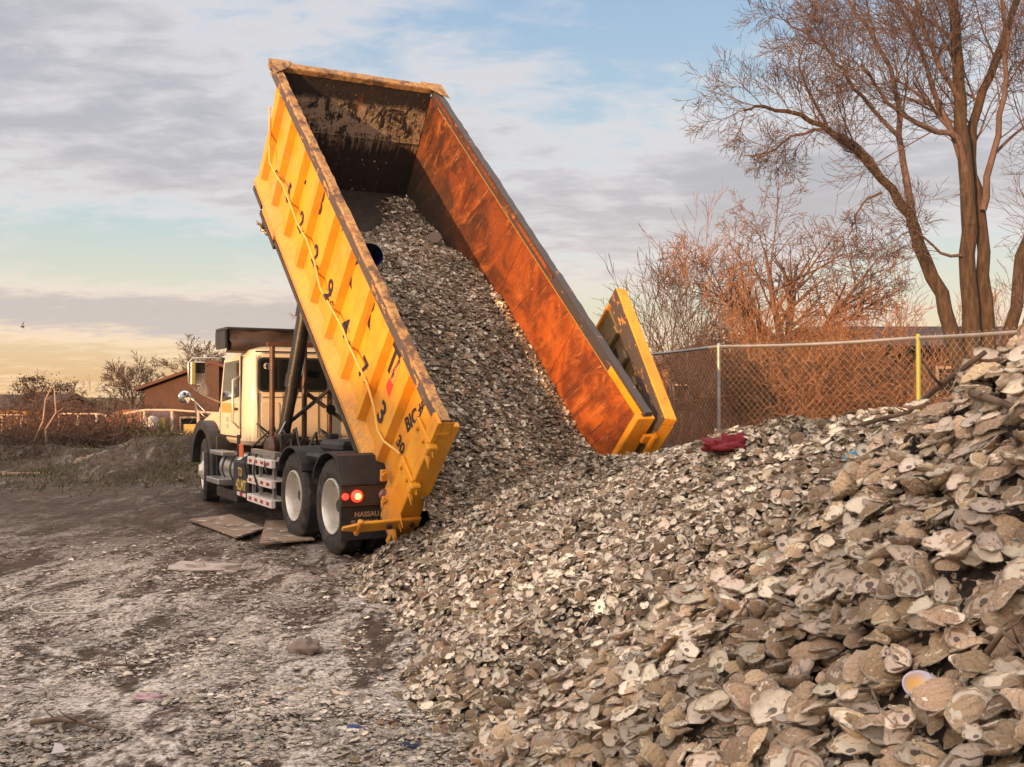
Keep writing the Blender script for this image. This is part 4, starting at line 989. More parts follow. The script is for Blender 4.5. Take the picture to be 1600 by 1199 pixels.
# --- load still sliding inside the container (container coordinates)
def load_n(V_, L_):
    n_ = np.interp(L_, [-1.3, -.5, 0, .5, 3, 4.1, 4.8, 5.5, 6.1, 6.4], [.05, .55, .67, .70, .67, .50, .26, .12, .03, -.1])
    n_ = n_-.06*(V_/1.1)**2*0+.09*vnoise(V_*2, L_*1.3, 31)+.07*vnoise(V_*5, L_*3, 32)
    return n_-.55*sst(L_, 4.6, 6.0)*sst(-V_, -.9, .5)
n = 36000; V_ = rg.uniform(-1.09, 1.09, n); L_ = rg.uniform(-1.2, 6.25, n)
keep = rg.random(n) < np.interp(L_, [5.0, 6.0, 6.25], [1, .55, .2]); V_, L_ = V_[keep], L_[keep]
Nn = load_n(V_, L_)+rg.uniform(-.02, .03, len(V_)); bmn = np.array([list(BM[i])[:3] for i in range(3)])
Pw = np.stack([V_, L_, Nn], 1)@bmn.T+np.array(BO)
keep = (Pw[:, 2] > mound_mid(Pw[:, 0], Pw[:, 1])-.05); Pw = Pw[keep]; V_, L_ = V_[keep], L_[keep]
# shells come to rest lying partly toward the horizontal
NR = np.tile(np.array(NV)*.65+np.array([0, 0, .5]), (len(Pw), 1)); LEN = np.clip(rg.lognormal(math.log(.062), .38, len(Pw)), .03, .125)
xs = np.arange(-1.09, 1.091, .0545); ys = np.arange(-1.3, 6.3, .05); XX, YY = np.meshgrid(xs, ys); ZZ = load_n(XX, YY)-.03
a, b = len(xs), len(ys); I, J = np.meshgrid(np.arange(a-1), np.arange(b-1)); qq = (J*a+I).ravel()
T3 = np.concatenate([np.stack([qq, qq+1, qq+1+a], 1), np.stack([qq, qq+1+a, qq+a], 1)])
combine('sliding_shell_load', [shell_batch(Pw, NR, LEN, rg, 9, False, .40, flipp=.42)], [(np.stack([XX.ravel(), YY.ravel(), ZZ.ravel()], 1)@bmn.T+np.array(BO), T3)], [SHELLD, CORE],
        label='stream of wet oyster shells sliding down inside the tipped container', cat='shell load', kind='stuff')
# --- crushed fragments trodden into the yard
n = 190000; u = rg.random(n); Y = 4.2+9.5*u**1.5; X = rg.uniform(-.56, .1, n)*Y*1.05; 
Xr = X*.87+Y*.5; Yr = -X*.5+Y*.87; k = .55*vnoise(Xr*1.3, Yr*.55, 41)+.45*vnoise(X*3, Y*3, 42)+.25*vnoise(X*9, Y*9, 43)
keep = (rg.random(n) < np.clip(.50+k*3.6, .03, 1)*(1-sst(Y+2*vnoise(X*.5, Y*.5, 44), 9.0, 12.5)*.93)) & (mound_mid(X, Y) < .02) & (mound_near(X, Y) < .05)
X, Y = X[keep], Y[keep]; n = len(X)
gz = ground_z(X, Y)+.02*vnoise(X*6, Y*6, 11)+.022*vnoise(X*13, Y*13, 12)
P = np.stack([X, Y, gz+.006], 1); LEN = np.clip(rg.lognormal(math.log(.0145), .62, n), .006, .075)
bigk = LEN > .052
parts = [shell_batch(P[~bigk], np.tile([0, 0, 1.], ((~bigk).sum(), 1)), LEN[~bigk], rg, 5, False, .13, flat=True), shell_batch(P[bigk], np.tile([0, 0, 1.], (bigk.sum(), 1)), LEN[bigk], rg, 9, False, .13, flipp=.5)]
combine('shell_fragments', parts, None, [SHELLG, CORE], label='crushed pale shell fragments scattered over the muddy yard', cat='shell fragments', kind='stuff')

# ------------------------------------------------------------------ loose items
def crumple(name, ctr, sx, sy, sz, m_, seed, label, cat, n=14, rot=0, amp=.35):
    rng = np.random.default_rng(seed); vs = []; mb = MB()
    for i in range(n+1):
        a = math.pi*i/n
        for j in range(2*n):
            b = math.pi*j/n; k = 1+amp*float(vnoise(np.array(b*2.3+seed), np.array(a*3.1)))*2+rng.normal(0, amp*.12)
            vs.append((math.sin(a)*math.cos(b)*sx*k, math.sin(a)*math.sin(b)*sy*k, max(-.3, math.cos(a))*sz*k))
    fs = [(i*2*n+j, i*2*n+(j+1) % (2*n), (i+1)*2*n+(j+1) % (2*n), (i+1)*2*n+j) for i in range(n) for j in range(2*n)]
    mb.add(vs, fs); o = mb.build(name, m_, None, True, label=label, cat=cat); o.location = ctr; o.rotation_euler = (0, 0, rot); return o
crumple('red_sack', ray_hit(1142, 706, allz)+Vector((0, 0, .03)), .18, .11, .075, REDC, 3, 'crumpled red mesh sack lying on the crest of the shell heap by the fence', 'sack', n=20, amp=.75)
crumple('blue_bag', ray_hit(1335, 731, allz)+Vector((0, -.02, .05)), .065, .05, .055, BLUE2, 5, 'small bright blue plastic bag half buried in the shells', 'bag')
crumple('grey_rag', gnd(478, 1018)+Vector((0, 0, .02)), .10, .07, .07, GREYC, 6, 'muddy grey lump of cloth beside the toe of the shell heap', 'rag')
crumple('plastic_film', gnd(318, 890)+Vector((0, 0, .0)), .34, .12, .07, PLASTF, 8, 'dirty pale plastic sheet crumpled on the mud left of the rear wheels', 'plastic sheet', amp=.5)
crumple('pink_scrap', gnd(236, 1088)+Vector((0, 0, .0)), .09, .05, .02, PINKS, 9, 'faded pink scrap on the crushed shells', 'scrap', amp=.5)
crumple('blue_rag', gnd(640, 1168)+Vector((0, 0, .0)), .07, .035, .025, plain('navy_cloth', (.02, .03, .07), .8), 10, 'dark navy rag on the ground by the bottom edge', 'rag', amp=.5)
crumple('blue_scrap', gnd(551, 1137)+Vector((0, 0, .0)), .045, .03, .015, plain('blue_scrap_plastic', (.03, .06, .2), .6), 12, 'small blue plastic scrap on the crushed shells', 'scrap', amp=.5)
crumple('black_bag', gnd(270, 1107)+Vector((0, 0, .0)), .05, .03, .015, INK, 14, 'black torn scrap at the end of a brown stick', 'scrap', amp=.5)
o = MB().prism([(-.05, -.04), (.06, -.02), (.03, .06), (-.02, .07)], 2, 0, .004).build('paper_scrap', PAPER, None, label='white folded paper scrap near the lower left corner', cat='paper'); o.location = gnd(93, 1180)+Vector((0, 0, .03)); o.rotation_euler = (.6, .2, .6); o.scale = (.6, .6, 1)
m = MB(); pts = [gnd(102+52*math.cos(R(a_)), 948+(11+2*math.sin(R(a_*3)))*math.sin(R(a_)), .04) for a_ in range(-30, 300, 15)]
m.tube(pts, .008, 6).build('loose_cable', plain('grey_cable', (.45, .42, .36), .6), None, True, label='pale grey cable lying in a loop on the yard', cat='cable')
def stick(pts, r, label, cat='branch', name='branch', n=7, m_=None, tw=True):
    m = MB(); pts = [Vector(p) for p in pts]; L = len(pts); m.tube(pts, [r*(1-.5*i/(L-1)) for i in range(L)], n)
    rng = random.Random(int(r*1e5)+L)
    if tw:
        for i in range(1, L-1):
            d = Vector((rng.uniform(-1, 1), rng.uniform(-1, 1), rng.uniform(0, .8))).normalized()*r*7; m.tube([pts[i], pts[i]+d*.6, pts[i]+d+Vector((0, 0, r))], [r*.4, r*.3, r*.15], 5)
    return m.build(name, m_ or WOODD, None, True, label=label, cat=cat)
stick([gnd(50, 1128, .03), gnd(90, 1122, .03), gnd(125, 1126, .05), gnd(165, 1138, .03)], .016, 'brown dead stick on the crushed shells at lower left')
stick([gnd(160, 1037, .02), gnd(200, 1038, .03), gnd(240, 1038, .02)], .010, 'thin brown stick on the pale yard at left')
up = Vector((0, 0, .05))
def rh(x, y, dz=.03): return ray_hit(x, y, allz)+Vector((0, 0, dz))
stick([rh(1345, 678, .06), rh(1420, 668, .10), rh(1470, 650, .10), rh(1540, 600, .10)], .016, 'long dark branch slanting up the crest of the near pile')
stick([rh(1465, 640, .05), rh(1520, 645, .06), rh(1590, 668, .05)], .018, 'thick dark limb lying across the near pile at the right edge', tw=False)
stick([rh(1240, 800), rh(1238, 825), rh(1242, 870)], .012, 'short black stick standing in the hollow between the two heaps', tw=False)
stick([rh(1108, 1010, .02), rh(1100, 1040, .05), rh(1112, 1075, .02)], .006, 'thin dark twig at mid slope of the near pile')
stick([rh(1540, 1060, .05), rh(1565, 1045, .07), rh(1590, 1040, .04), rh(1600, 1060, .04)], .007, 'curved black twig among large shells at the right edge')
stick([rh(1320, 1115, .05), rh(1360, 1120, .06), rh(1378, 1150, .04)], .005, 'wiry dark twig low on the near pile')
stick([rh(1352, 700, .04), rh(1358, 712, .09), rh(1356, 726, .03)], .006, 'short white plastic strip standing in the shells', 'strip', 'plastic_strip', m_=PAPER, tw=False)
for nm, cs_, lab in (('plywood_sheet', [(297, 814), (361, 806), (414, 828), (371, 842)], 'muddy plywood sheet on the ground, farther from the rear wheels'), ('plywood_sheet', [(416, 815), (452, 816), (492, 845), (406, 852)], 'muddy plywood sheet whose edge lies under the rear wheels')):
    pts = [gnd(x, y, .03) for x, y in cs_]; c = sum(pts, Vector())/4
    m = MB(); m.prism([((p-c).x, (p-c).y) for p in reversed(pts)], 2, .0, .02); o = m.build(nm, PLY, None, label=lab, cat='plywood', group='plywood sheets by the truck'); o.location = c+Vector((0, 0, .006))
# blue barrel and pale lid riding in the load
q = BM @ Vector((-.50, 3.79, .70)); ax = (LV*.2+NV*1.0-VV*.1).normalized()
m = MB(); m.lathe([(-.02, .15), (.0, .155), (.26, .135), (.28, .135), (.28, .13), (0, .145), (-.02, .148)], Matrix.Identity(4), 28); m.lathe([(.26, 0), (.26, .134), (.27, .134), (.27, 0)], Matrix.Identity(4), 28)
o = m.build('blue_bucket', BLUEP, None, 'auto', label='dark blue bucket lying in the shell load by the left rail', cat='bucket'); o.rotation_euler = (-NV*.7+LV*.35).to_track_quat('X', 'Z').to_euler(); o.location = BM @ Vector((-.52, 3.66, .80))
m = MB(); m.lathe([(0, 0), (0, .085), (.012, .09), (.02, .085), (.02, 0)], Matrix.Identity(4), 24, close=False)
o = m.build('round_lid', GREYC, None, 'auto', label='round grey lid lying on the shells against the rusty wall', cat='lid'); o.rotation_euler = (Vector((0, -1, .3))).to_track_quat('X', 'Z').to_euler(); o.location = BM @ Vector((.90, 4.75, .36))

# ------------------------------------------------------------------ bare trees
class Fast:
    def __init__(s): s.v = []; s.f = []
    def seg(s, pts, rs, n):
        up = None; b = len(s.v)
        L = len(pts)
        for i in range(L):
            d = (pts[i+1 if i+1 < L else i]-pts[i-1 if i else 0])
            if d.length < 1e-7: d = Vector((0, 0, 1))
            d.normalize()
            if up is None: up = d.orthogonal().normalized()
            else:
                up = up-d*up.dot(d); up = up.normalized() if up.length > 1e-5 else d.orthogonal().normalized()
            q = d.cross(up); p = pts[i]; r = rs[i]
            for k in range(n):
                a = 6.2832*k/n; c = math.cos(a)*r; e = math.sin(a)*r
                s.v.append((p.x+up.x*c+q.x*e, p.y+up.y*c+q.y*e, p.z+up.z*c+q.z*e))
        for i in range(L-1):
            for k in range(n):
                j = (k+1) % n; s.f.append((b+i*n+k, b+i*n+j, b+(i+1)*n+j, b+(i+1)*n+k))
    def build(s, name, m, parent=None, origin=None, **kw):
        v = np.array(s.v, np.float32)
        if len(v) == 0: return None
        return npmesh(name, v, np.array(s.f), [m], smooth=True, parent=parent, **kw)
def grow(F, p, d, L, r, lev, rng, par):
    """one wandering branch plus its children; F = (trunk, crown) builders"""
    n = max(3, int(L/par['step'])+1) if lev > 0 else max(4, int(L/par['step'])+1)
    n = min(n, 7 if lev else 10); pts = [p.copy()]; rs = [r]; dd = d.copy(); r1 = max(r*(.14 if lev == 0 else .40), par['rmin'])
    for i in range(n):
        dd = (dd+Vector((rng.gauss(0, 1), rng.gauss(0, 1), rng.gauss(0, 1)))*par['wob']+Vector((0, 0, par['up']))).normalized()
        pts.append(pts[-1]+dd*(L/n)); rs.append(r+(r1-r)*(i+1)/n)
    (F[0] if lev < par.get('trunklev', 1) else F[1]).seg(pts, rs, 8 if r > .05 else (5 if r > .015 else 3))
    if lev >= par['levels']: return
    nc = par['kids'][lev] if lev < len(par['kids']) else 4
    nc = max(1, int(nc*(.75+.5*rng.random())))
    for c in range(nc):
        t = par.get('low', .25)+(1-par.get('low', .25))*(c+rng.random())/nc; t = min(t, .999)
        k = t*n; i = int(k); f = k-i; q = pts[i].lerp(pts[i+1], f); rr_ = rs[i]+(rs[i+1]-rs[i])*f
        bd = (pts[i+1]-pts[i]).normalized(); o = bd.orthogonal().normalized(); o.rotate(Matrix.Rotation(rng.uniform(0, 6.28), 3, bd))
        ang = R(rng.uniform(*par['ang'])); nd = bd*math.cos(ang)+o*math.sin(ang)
        grow(F, q, nd.normalized(), L*rng.uniform(*par['ratio'])*(1.15-.45*t), max(rr_*rng.uniform(.45, .7), par['rmin']), lev+1, rng, par)
def tree(name, base, stems, par, mats, seed, label, cat='tree', group=None):
    rng = random.Random(seed); F = (Fast(), Fast())
    base = Vector(base)
    for p, d, L, r in stems: grow(F, Vector(p), Vector(d).normalized(), L, r, 0, rng, par)
    e = empty(name, base, label, cat, group)
    for f, nm, m in ((F[0], 'trunk', mats[0]), (F[1], 'crown', mats[1])):
        if f.v:
            f.v = [(a-base.x, b-base.y, c-base.z) for a, b, c in f.v]; f.build(nm, m, e)
    return e
# large many-stemmed tree at the right
def big_tree():
    D = 16.0; rng = random.Random(21); F = (Fast(), Fast()); base = at(1535, 712, D)
    par = dict(levels=4, step=.30, wob=.09, up=.03, kids=[0, 7, 5, 3, 2], ang=(24, 55), ratio=(.58, .82), rmin=.0034, trunklev=1, low=.15)
    def limb(px, w0, w1, dz=0, kids=9, klen=2.2, lo=.3, fill=None, lev=1):
        pts = [at(x, y, D+dz*i/(len(px)-1)) for i, (x, y) in enumerate(px)]
        # smooth the polyline
        sm = []
        for i in range(len(pts)-1):
            p0 = pts[max(i-1, 0)]; p1 = pts[i]; p2 = pts[i+1]; p3 = pts[min(i+2, len(pts)-1)]
            for t in (0, .33, .66):
                sm.append(.5*((2*p1)+(p2-p0)*t+(2*p0-5*p1+4*p2-p3)*t*t+(3*p1-p0-3*p2+p3)*t**3))
        sm.append(pts[-1]); sm = [q+Vector((rng.gauss(0, .018), rng.gauss(0, .018), rng.gauss(0, .012))) for q in sm]
        L = len(sm); rs = [(w0+(w1-w0)*(i/(L-1))**.8)*D/1560/2 for i in range(L)]
        (F[0] if w0 > 15 else F[1]).seg(sm, rs, 10 if w0 > 15 else 6)
        for c in range(kids):
            t = lo+(1-lo)*(c+rng.random())/kids; k = min(t*(L-1), L-1.001); i = int(k); q = sm[i].lerp(sm[i+1], k-i); bd = (sm[i+1]-sm[i]).normalized()
            o = bd.orthogonal().normalized(); o.rotate(Matrix.Rotation(rng.uniform(0, 6.28), 3, bd)); a = R(rng.uniform(25, 60)); nd = bd*math.cos(a)+o*math.sin(a)+Vector((0, 0, .12))
            grow(F, q, nd.normalized(), klen*.85*rng.uniform(.5, 1.1)*(1.2-.5*t), max(rs[i]*rng.uniform(.2, .36), .009), lev, rng, par)
    limb([(1512, 640), (1492, 540), (1470, 460), (1438, 385), (1425, 345)], 27, 17, kids=0)
    limb([(1428, 352), (1395, 295), (1350, 245), (1300, 205), (1250, 180), (1195, 168), (1165, 172)], 17, 3, dz=-.8, kids=13, klen=1.15)
    limb([(1426, 350), (1418, 280), (1408, 210), (1398, 130), (1370, 60), (1330, 0), (1300, -40)], 13, 4, dz=.8, kids=12, klen=1.9)
    limb([(1395, 295), (1340, 225), (1290, 200), (1240, 215), (1200, 238), (1170, 243)], 8, 2, dz=-1.2, kids=9, klen=.9)
    limb([(1408, 215), (1350, 150), (1315, 110), (1290, 70), (1240, 40), (1235, 25)], 7, 2, dz=-.5, kids=9, klen=1.05)
    limb([(1300, 205), (1260, 130), (1250, 90), (1275, 40)], 5, 2, dz=-.4, kids=6, klen=.9)
    limb([(1518, 660), (1517, 520), (1514, 400), (1512, 290), (1505, 190), (1500, 100), (1494, 0), (1490, -60)], 30, 13, kids=10, klen=2.2, lo=.5)
    limb([(1512, 290), (1495, 215), (1450, 200), (1400, 170), (1370, 130), (1345, 100)], 12, 3, dz=-1, kids=10, klen=1.6)
    limb([(1506, 250), (1470, 160), (1445, 90), (1420, 30), (1400, -30)], 11, 4, dz=.9, kids=10, klen=1.8)
    limb([(1503, 160), (1470, 100), (1440, 20), (1425, -40)], 9, 4, dz=-.6, kids=8, klen=1.7)
    limb([(1548, 660), (1545, 540), (1538, 430), (1533, 320), (1520, 250), (1530, 170), (1560, 90), (1590, 0), (1600, -50)], 25, 9, dz=.6, kids=12, klen=2.0, lo=.45)
    limb([(1535, 330), (1555, 240), (1570, 150), (1575, 60), (1565, -30)], 12, 5, dz=-.7, kids=9, klen=1.8)
    limb([(1555, 240), (1600, 200), (1650, 160), (1700, 130)], 6, 3, dz=.5, kids=7, klen=1.6)
    limb([(1562, 650), (1580, 520), (1600, 400), (1630, 290), (1650, 180), (1660, 60), (1665, -40)], 23, 8, dz=1.0, kids=13, klen=2.0, lo=.3)
    limb([(1570, 640), (1600, 520), (1650, 420), (1720, 330), (1790, 250)], 18, 6, dz=-.8, kids=10, klen=2.2, lo=.2)
    limb([(1515, 400), (1470, 395), (1430, 360), (1400, 372)], 6, 2, dz=-.6, kids=5, klen=1.0, lo=.2)
    limb([(1378, 300), (1350, 318), (1335, 345), (1328, 368)], 5, 2, dz=-.3, kids=4, klen=.7)
    e = empty('bare_tree', base, 'tall leafless tree with several diverging trunks at the right edge behind the fence', 'tree')
    for f, nm, m in ((F[0], 'trunk', BARK), (F[1], 'crown', BARKT)):
        f.v = [(a-base.x, b-base.y, c-base.z) for a, b, c in f.v]; f.build(nm, m, e)
    return len(F[1].f)
nbt = big_tree()
# broad mid tree behind the fence
b = at(1238, 690, 24); par = dict(levels=4, step=.5, wob=.075, up=.045, kids=[15, 8, 5, 4], ang=(28, 68), ratio=(.42, .62), rmin=.0056, trunklev=1, low=.26)
tree('bare_tree', b, [(b, (0, 0, 1), 4.5, .19), (b+Vector((.02, 0, 1.9)), (.8, .1, .7), 3.1, .10), (b+Vector((0, 0, 2.1)), (-.85, .1, .5), 2.9, .08)], par, (BARKM, BARKM), 33, 'wide rounded leafless tree with pinkish twigs behind the middle of the fence')
# saplings and thicket beyond the fence
par_s = dict(levels=3, step=.5, wob=.09, up=.05, kids=[11, 6, 4], ang=(18, 48), ratio=(.42, .62), rmin=.0046, trunklev=1, low=.2)
rng0 = random.Random(77)
sap = [(1045, 400, 18, 'slim pale sapling just right of the open container door'), (1085, 430, 17.5, 'forked pale sapling between container door and first fence post'), (1105, 470, 19, 'leaning pale sapling close behind the first fence post'), (1010, 440, 21, 'thin sapling rising above the open container door'), (1068, 385, 22, 'tall thin sapling behind the forked pale one'), (1205, 470, 15, 'single orange-lit sapling in front of the wide tree'), (1330, 470, 20, 'thin upright sapling right of the wide tree'), (1400, 465, 23, 'thin sapling before the dark house at the right'), (1460, 470, 24, 'slender sapling left of the many-stemmed tree'), (1585, 480, 22, 'slender sapling behind the right-hand trunks')]
for i, (x, y, D, lab) in enumerate(sap):
    b = at(x, 690, D); h = at(x, y, D).z-b.z
    st = [(b, (rng0.uniform(-.12, .12), 0, 1), h*.9, .030)]
    if i in (1, 2, 0): st.append((b+Vector((.1, 0, .1)), (rng0.uniform(-.3, .3), .1, 1), h*.75, .022))
    tree('sapling', b, st, par_s, (BARKP if i < 6 else BARK, BARKR), 100+i, lab, 'sapling', 'saplings beyond the chain-link fence')
par_b = dict(levels=3, step=.35, wob=.20, up=.03, kids=[9, 6, 4], ang=(20, 60), ratio=(.45, .68), rmin=.0046, trunklev=0, low=.12)
bsh = [(1165, 16, 2.1, 'round russet bush left of the orange sapling'), (1225, 15, 2.0, 'dense orange bush at the foot of the single sapling'), (1285, 15.5, 1.9, 'dense orange bush left of the yellow-green post'), (1335, 17, 1.2, 'russet bush in front of the dark house wall'), (1125, 20, 1.6, 'pinkish bush behind the first fence post'), (1060, 21, 1.1, 'brown bush right of the container door'), (1395, 17, .9, 'low orange bush close left of the yellow-green post'), (1255, 20, 2.6, 'tall russet bush under the wide tree'), (1180, 22, 2.6, 'tall pink-brown bush under the left side of the wide tree'), (1480, 19, 1.0, 'brown bush behind the right fence panel')]
for i, (x, D, h, lab) in enumerate(bsh):
    b = at(x, 618+.80/D*1560, D); st = []
    for k in range(9):
        a = rng0.uniform(0, 6.28); st.append((b+Vector((math.cos(a)*.25, math.sin(a)*.2, 0)), (math.cos(a)*.6, math.sin(a)*.5, 1), h*rng0.uniform(.6, 1), .012))
    tree('bush', b, st, par_b, (BARKR, BARKR), 200+i, lab, 'bush', 'bushes beyond the chain-link fence')
# far thicket closing the view on the right
F = Fast(); rng = random.Random(5)
for i in range(300):
    x = rng.choice([rng.uniform(1110, 1330), rng.uniform(1000, 1700)]); D = rng.uniform(26, 38)
    if x > 1330: continue
    p = at(x, 618+.7/D*1560, D); h = rng.uniform(.8, 1.9)*(.8+.5*float(vnoise(np.array(x/40.), np.array(0.), 3))*2)
    q = p+Vector((rng.uniform(-.4, .4), 0, h)); mid = p.lerp(q, .5)+Vector((rng.uniform(-.2, .2), 0, 0)); F.seg([p, mid, q], [.02, .014, .007], 3)
    for k in range(7):
        t = rng.uniform(.2, 1); s0 = p.lerp(q, t); s1 = s0+Vector((rng.uniform(-.5, .5), rng.uniform(-.3, .3), rng.uniform(.1, .6))); F.seg([s0, s0.lerp(s1, .5)+Vector((rng.uniform(-.05, .05), 0, .03)), s1], [.010, .008, .006], 3)
F.build('thicket', BARKR, label='brown thicket of bare brush behind the fence and bushes', cat='thicket', kind='stuff')

# left background trees
def bgtree(x, yt, D, zb, spread, seed, lab, mats=(BARKD, BARKD), lv=4):
    b = at(x, 640, D); b.z = zb; h = at(x, yt, D).z-zb
    par = dict(levels=lv, step=h*.12, wob=.12, up=.04, kids=[16, 9, 6, 4], ang=(25, 20+spread), ratio=(.42, .62), rmin=.0095*D/50, trunklev=1, low=.25)
    return tree('bare_tree', b, [(b, (0, 0, 1), h*.64, h*.020)], par, mats, seed, lab, 'tree', 'bare trees along the back of the yard')
bgtree(205, 520, 50, -1.5, 40, 301, 'round bare tree standing clear left of the brown building')
bgtree(305, 505, 58, -1.5, 35, 302, 'taller bare tree behind the truck mirrors')
bgtree(438, 448, 62, -1.5, 35, 303, 'bare tree showing above the tarp housing', (BARKD, BARKR))
bgtree(415, 495, 66, -1.5, 40, 304, 'low pinkish bare tree left of the one above the tarp housing', (BARKD, BARKR), 3)
bgtree(130, 585, 45, -1.5, 55, 305, 'low dense dark tree left of the round bare tree')
bgtree(158, 600, 44, -1.5, 55, 308, 'small dense shrubby tree close to the round bare tree', lv=3)
bgtree(10, 605, 60, -1.5, 40, 306, 'faint pink tree behind the yellow-walled building', (BARKD, BARKR), 3)
e = bgtree(65, 582, 48, -1.5, 55, 307, 'dark tree with clinging leaves behind the yellow-walled building')
F = Fast(); rng = random.Random(8); mb = MB()
c0 = at(62, 606, 48)
cl_ = [(rng.uniform(-1.15, 1.15), rng.uniform(-.45, .5), rng.uniform(.16, .42)) for _ in range(15)]
for i in range(2200):
    a = rng.uniform(0, 6.28); cx_, cz_, cr_ = rng.choice(cl_); rr_ = abs(rng.gauss(0, .6))*cr_; p = Vector((cx_+math.cos(a)*rr_*1.3, rng.uniform(-.8, .8), cz_*(1-.3*abs(cx_))+math.sin(a)*rr_))+Vector((0, 0, c0.z+.05+1.5)); s = rng.uniform(.025, .055)
    d1 = Vector((rng.gauss(0, 1), rng.gauss(0, 1), rng.gauss(0, 1))).normalized()*s; d2 = d1.orthogonal().normalized()*s*.6
    mb.add([p-d1, p+d2, p+d1, p-d2], [(0, 1, 2, 3)])
mb.build('leaves', LEAFD, e)
# brush heap and shrubs at the back of the yard, left
def brush(name, x, D, w, h, n, mt, seed, lab, cat, r=.012, zb=.0, group=None):
    rng = random.Random(seed); F = Fast(); b = at(x, 640, D); b.z = zb
    for i in range(n):
        u = rng.uniform(-1, 1); p = Vector((u*w, rng.uniform(-1.2, 1.2), rng.random()*h*(1-.55*abs(u))*rng.random()))
        d = Vector((rng.gauss(0, 1), rng.gauss(0, .6), abs(rng.gauss(0, .8)))).normalized(); L = rng.uniform(.3, 1.0)*min(1, h)
        pts = [p]
        for k in range(3): d = (d+Vector((rng.gauss(0, .3), rng.gauss(0, .3), rng.gauss(0, .3)-.06))).normalized(); pts.append(pts[-1]+d*L/3)
        rr_ = r*rng.uniform(.5, 1.5); F.seg(pts, [rr_, rr_*.8, rr_*.6, rr_*.35], 3)
        for k in (1, 2):
            d2 = (d+Vector((rng.gauss(0, .8), rng.gauss(0, .8), rng.gauss(0, .6)))).normalized(); F.seg([pts[k], pts[k]+d2*L*.4], [rr_*.5, rr_*.3], 3)
    o = F.build(name, mt, label=lab, cat=cat, group=group); o.location = b; return o
brush('brush_heap', 75, 26.5, 2.6, 1.75, 2600, BRUSHR, 1, 'big reddish heap of cut brush at the far left of the yard', 'brush heap')
brush('brush_heap', 20, 24.5, 1.5, .9, 900, BARKD, 2, 'dark low heap of twigs in front of the reddish brush at the left edge', 'brush heap')
brush('shrub', 165, 26, 1.5, 1.15, 1500, BARKD, 3, 'dark tangled shrub right of the reddish brush heap', 'shrub')
brush('shrub', 215, 26.5, 1.0, .95, 1200, mat('olive_shrub', barkf((.07, .06, .025), (.13, .11, .045))), 4, 'olive green shrub left of the grassy dirt mound', 'shrub')
brush('bush', 138, 43, 2.0, 3.9, 3000, BARKD, 12, 'dense brown bush mass left of the round bare tree', 'bush', r=.016, zb=-1.4)
brush('bush', 262, 46, 1.6, 3.0, 1500, BARKD, 13, 'brown bush at the foot of the brown building', 'bush', r=.015, zb=-1.4)
brush('bush', 60, 43, 1.6, 3.4, 1800, BARKD, 14, 'brown bush right of the small tan building', 'bush', r=.016, zb=-1.4)
for i, (x, D, pts, lab) in enumerate([(52, 24.5, [(0, 0, .2), (.25, 0, .8), (.3, 0, 1.3), (.45, .1, 1.75)], 'pale forked dead branch standing in the brush heap'), (75, 24.2, [(0, 0, 0), (-.05, 0, .6), (.2, 0, 1.0), (.15, 0, 1.6)], 'pale curved dead branch right of the forked one')]):
    b = at(x, 690, D); b.z = .3; stick([b+Vector(p) for p in pts], .030, lab, m_=BARKP)
# grass clumps on the dirt mounds
F = Fast(); rng = random.Random(31)
for i in range(6000):
    if rng.random() < .5: X_ = -7.6+rng.gauss(0, 1.3); Y_ = 21.3+rng.gauss(0, 1.3)
    else: X_ = rng.uniform(-13, -6); Y_ = rng.uniform(18.5, 24.5)
    if rng.random() > .5+float(vnoise(np.array(X_*.9), np.array(Y_*.9), 51))*1.6: continue
    z = float(ground_z(np.array(X_), np.array(Y_))); p = Vector((X_, Y_, z)); q = p+Vector((rng.uniform(-.1, .1), rng.uniform(-.1, .1), rng.uniform(.03, .13))); F.seg([p, p.lerp(q, .6)+Vector((0, 0, .02)), q], [.012, .009, .003], 3)
F.build('grass', LEAFG, label='patchy olive grass on the dirt mounds behind the yard', cat='grass', kind='stuff')
# weeds at the foot of the fence
F = Fast()
for i in range(5000):
    X_ = rng.uniform(1.8, 9); Y_ = rng.uniform(12.5, 22); z = float(ground_z(np.array(X_), np.array(Y_))); p = Vector((X_, Y_, z)); q = p+Vector((rng.uniform(-.15, .15), rng.uniform(-.1, .1), rng.uniform(.1, .5))); F.seg([p, p.lerp(q, .6)+Vector((0, 0, .03)), q], [.008, .006, .003], 3)
F.build('dry_weeds', BARKR, label='dry brown weeds along the foot of the fence', cat='weeds', kind='stuff')
# rocks and litter on the berm
rng = random.Random(61)
for i, (x, y, s, lab) in enumerate([(205, 716, .35, 'flat pale rock on the dirt berm'), (232, 722, .28, 'grey rock beside the flat pale one'), (150, 718, .30, 'brown clod on the berm left of the rocks'), (130, 712, .22, 'small pale rock on the berm')]):
    q = at(x, y, 22.8); crumple('rock', Vector((q.x, q.y, float(ground_z(np.array(q.x), np.array(q.y))))), s, s*.6, s*.5, plain('pale_rock', (.24, .18, .13), .9), 70+i, lab, 'rock', n=9, amp=.3)
stick([gnd(0, 741, .05), gnd(60, 740, .06), gnd(110, 741, .05), gnd(152, 741, .05)], .035, 'long pale pole lying along the foot of the berm', 'pole', 'pole', m_=BARKP, tw=False)
for i, (a, b_) in enumerate([((262, 741), (282, 733)), ((266, 752), (300, 744)), ((258, 730), (268, 740))]):
    stick([gnd(*a, .05), gnd((a[0]+b_[0])/2, (a[1]+b_[1])/2, .12), gnd(*b_, .08)], .02, ['short pale branch leaning by the grassy mound', 'longer pale branch lying below the grassy mound', 'pale twig at the left foot of the grassy mound'][i], m_=BARKP)

